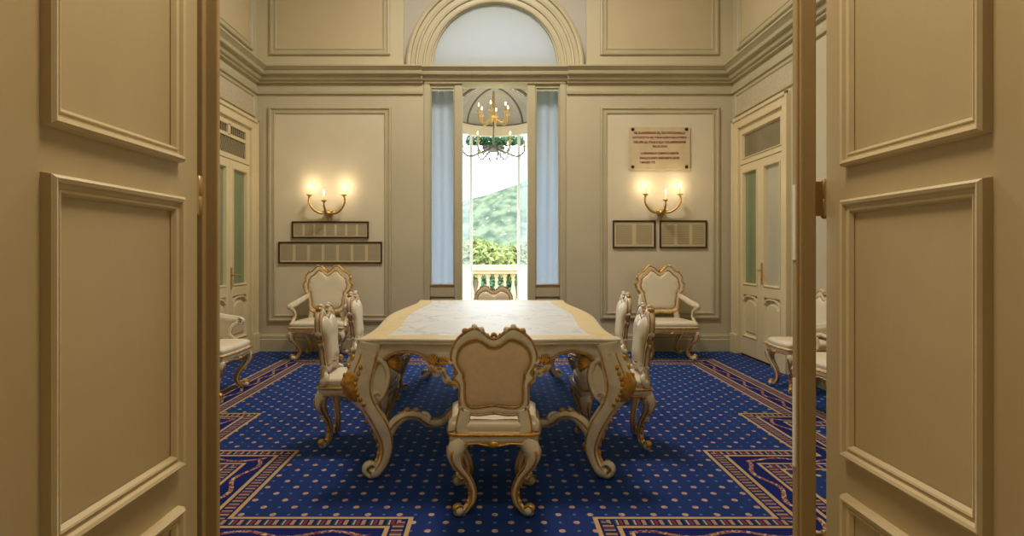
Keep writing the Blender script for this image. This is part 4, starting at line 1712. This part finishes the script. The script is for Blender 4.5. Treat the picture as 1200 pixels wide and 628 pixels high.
# ------------------------------------------------------------------ terrace and garden
g = MB()
g.box((-7, 8.5, -0.25), (7, 13.2, -0.03))
struct(g.build('floor_terrace', M['terrace']))
bal = empty('balustrade', (0, 12.5, -0.03))
tag(bal, 'sunlit cream stone balustrade at the terrace edge outside the window', 'balustrade')
g = MB()
g.box((-2.6, -.13, 0.98), (2.6, .13, 1.10))
g.box((-2.6, -.10, 0.92), (2.6, .10, 0.98))
g.build('rail', M['stone'], bal, bevel=.01)
g = MB()
g.box((-2.6, -.13, 0), (2.6, .13, .22))
g.build('plinth', M['stone'], bal, bevel=.01)
for i in range(-13, 14):
    g = MB()
    g.lathe([(.05, .22), (.055, .26), (.03, .29), (.04, .33), (.062, .45), (.055, .56), (.03, .68), (.024, .76), (.04, .80), (.028, .83), (.05, .87), (.05, .93)], (i * .17 + .03, 0, 0), 12)
    g.build('baluster', M['stone'], bal)


def leaf_cloud(g, blobs, size, n, mi=0):
    for (cx, cy, cz, rx, ry, rz) in blobs:
        for _ in range(n):
            while True:
                p = Vector((random.uniform(-1, 1), random.uniform(-1, 1), random.uniform(-1, 1)))
                if 0.45 < p.length < 1:
                    break
            c = Vector((cx + p.x * rx, cy + p.y * ry, cz + p.z * rz))
            a = Vector((random.gauss(0, 1), random.gauss(0, 1), random.gauss(0, 1))).normalized() * size * random.uniform(.6, 1.2)
            b = a.orthogonal().normalized() * size * .5
            i = g.add((c - a, c + b, c + a, c - b))
            g.face((i, i + 1, i + 2, i + 3), mi)


def tree(name, x, y, base, top, r, m, label, n=420, size=.16):
    root = empty(name, (x, y, base))
    tag(root, label, 'tree')
    h = top - base
    g = MB()
    g.tube(spline([(0, 0, 0), (.1, 0, h * .3), (0, .1, h * .6), (.05, 0, h * .85)], 4), [.16] * 5 + [.1] * 8, 0, 7)
    g.build('trunk', M['bark'], root)
    g = MB()
    bl = []
    for k in range(6):
        a = 2 * PI * k / 6 + random.random()
        bl.append((r * .55 * math.cos(a), r * .55 * math.sin(a), h - r * (.55 + .5 * random.random()), r * .55, r * .55, r * .48))
    bl.append((0, 0, h - r * .5, r * .6, r * .6, r * .5))
    leaf_cloud(g, bl, size, n)
    g.build('crown', m, root, fix=False)


tree('garden_tree', -0.85, 26, -6, 1.95, 1.5, M['leaf_a'], 'yellow green round tree just left of centre beyond the balustrade')
tree('garden_tree', 1.20, 30, -6, 1.85, 1.6, M['leaf_a'], 'olive green round tree just right of centre beyond the balustrade')
tree('garden_tree', -2.6, 34, -6, 1.6, 1.8, M['leaf_b'], 'dark green tree beyond the balustrade behind the left post')
tree('garden_tree', 0.25, 40, -6, 0.9, 1.9, M['leaf_b'], 'low dark green tree in the gap of the balustrade')
vine = MB()
leaf_cloud(vine, [(x / 10, 0.0, 0, .09, .05, .085) for x in range(-4, 5)], .035, 110)
leaf_cloud(vine, [(x / 10 * 1.0, 0.0, -.02, .08, .03, .06) for x in range(-4, 5)], .03, 70)
vo = vine.build('climbing_vine', M['leaf_c'], fix=False)
vo.location = (0, 9.98, 3.13)
tag(vo, 'green climbing vine hanging under the eave outside the glazed bay', 'vine', kind='stuff')

# hill across the valley
m = bpy.data.materials.new('hazed_wooded_hillside')
m.use_nodes = True
nt = m.node_tree
b = nt.nodes['Principled BSDF']
b.inputs['Roughness'].default_value = 1.0
b.inputs['Specular IOR Level'].default_value = 0.0
tc = N(nt, 'ShaderNodeTexCoord')
n1 = N(nt, 'ShaderNodeTexNoise')
n1.inputs['Scale'].default_value = .16
n1.inputs['Detail'].default_value = 10
nt.links.new(tc.outputs['Object'], n1.inputs['Vector'])
r = N(nt, 'ShaderNodeValToRGB')
r.color_ramp.elements[0].position = .38
r.color_ramp.elements[1].position = .62
r.color_ramp.elements[0].color = lin(70, 84, 72)  # desaturated greens put the distance haze into the hill colour
r.color_ramp.elements[1].color = lin(108, 120, 98)
nt.links.new(n1.outputs[0], r.inputs[0])
vn = N(nt, 'ShaderNodeTexVoronoi')
vn.inputs['Scale'].default_value = .22
nt.links.new(tc.outputs['Object'], vn.inputs['Vector'])
spot = math_n(nt, 'LESS_THAN', vn.outputs['Distance'], .17)
col = mixc(nt, math_n(nt, 'MULTIPLY', spot, .6), r.outputs[0], lin(150, 142, 130))
nt.links.new(col, b.inputs['Base Color'])
g = MB()
from mathutils import noise
L = []
for j in range(60):
    y = 200 + 240 * (j / 59)
    row = []
    for i in range(81):
        x = -300 + 600 * i / 80
        t = max(0.0, min(1.0, (y - 290) / 110))
        ridge = 41.0 + 0.40 * x if x < 60 else 65 + .25 * (x - 60)
        ridge = max(ridge, 8.0)
        hz = -12 + (ridge + 12) * (t * t * (3 - 2 * t))
        hz += 4.0 * t * noise.noise(Vector((x * .02, y * .02, 0))) + 1.6 * t * noise.noise(Vector((x * .11, y * .11, 3)))
        row.append((x, y, hz))
    L.append(row)
g.loops(L, 0, closed=False)
tag(g.build('hillside', m, fix=False), 'hazy wooded hillside with scattered pale houses beyond the garden', 'hill')
g = MB()
g.box((-300, 13.2, -13.0), (300, 300, -12.6))
struct(g.build('ground', M['leaf_a']))
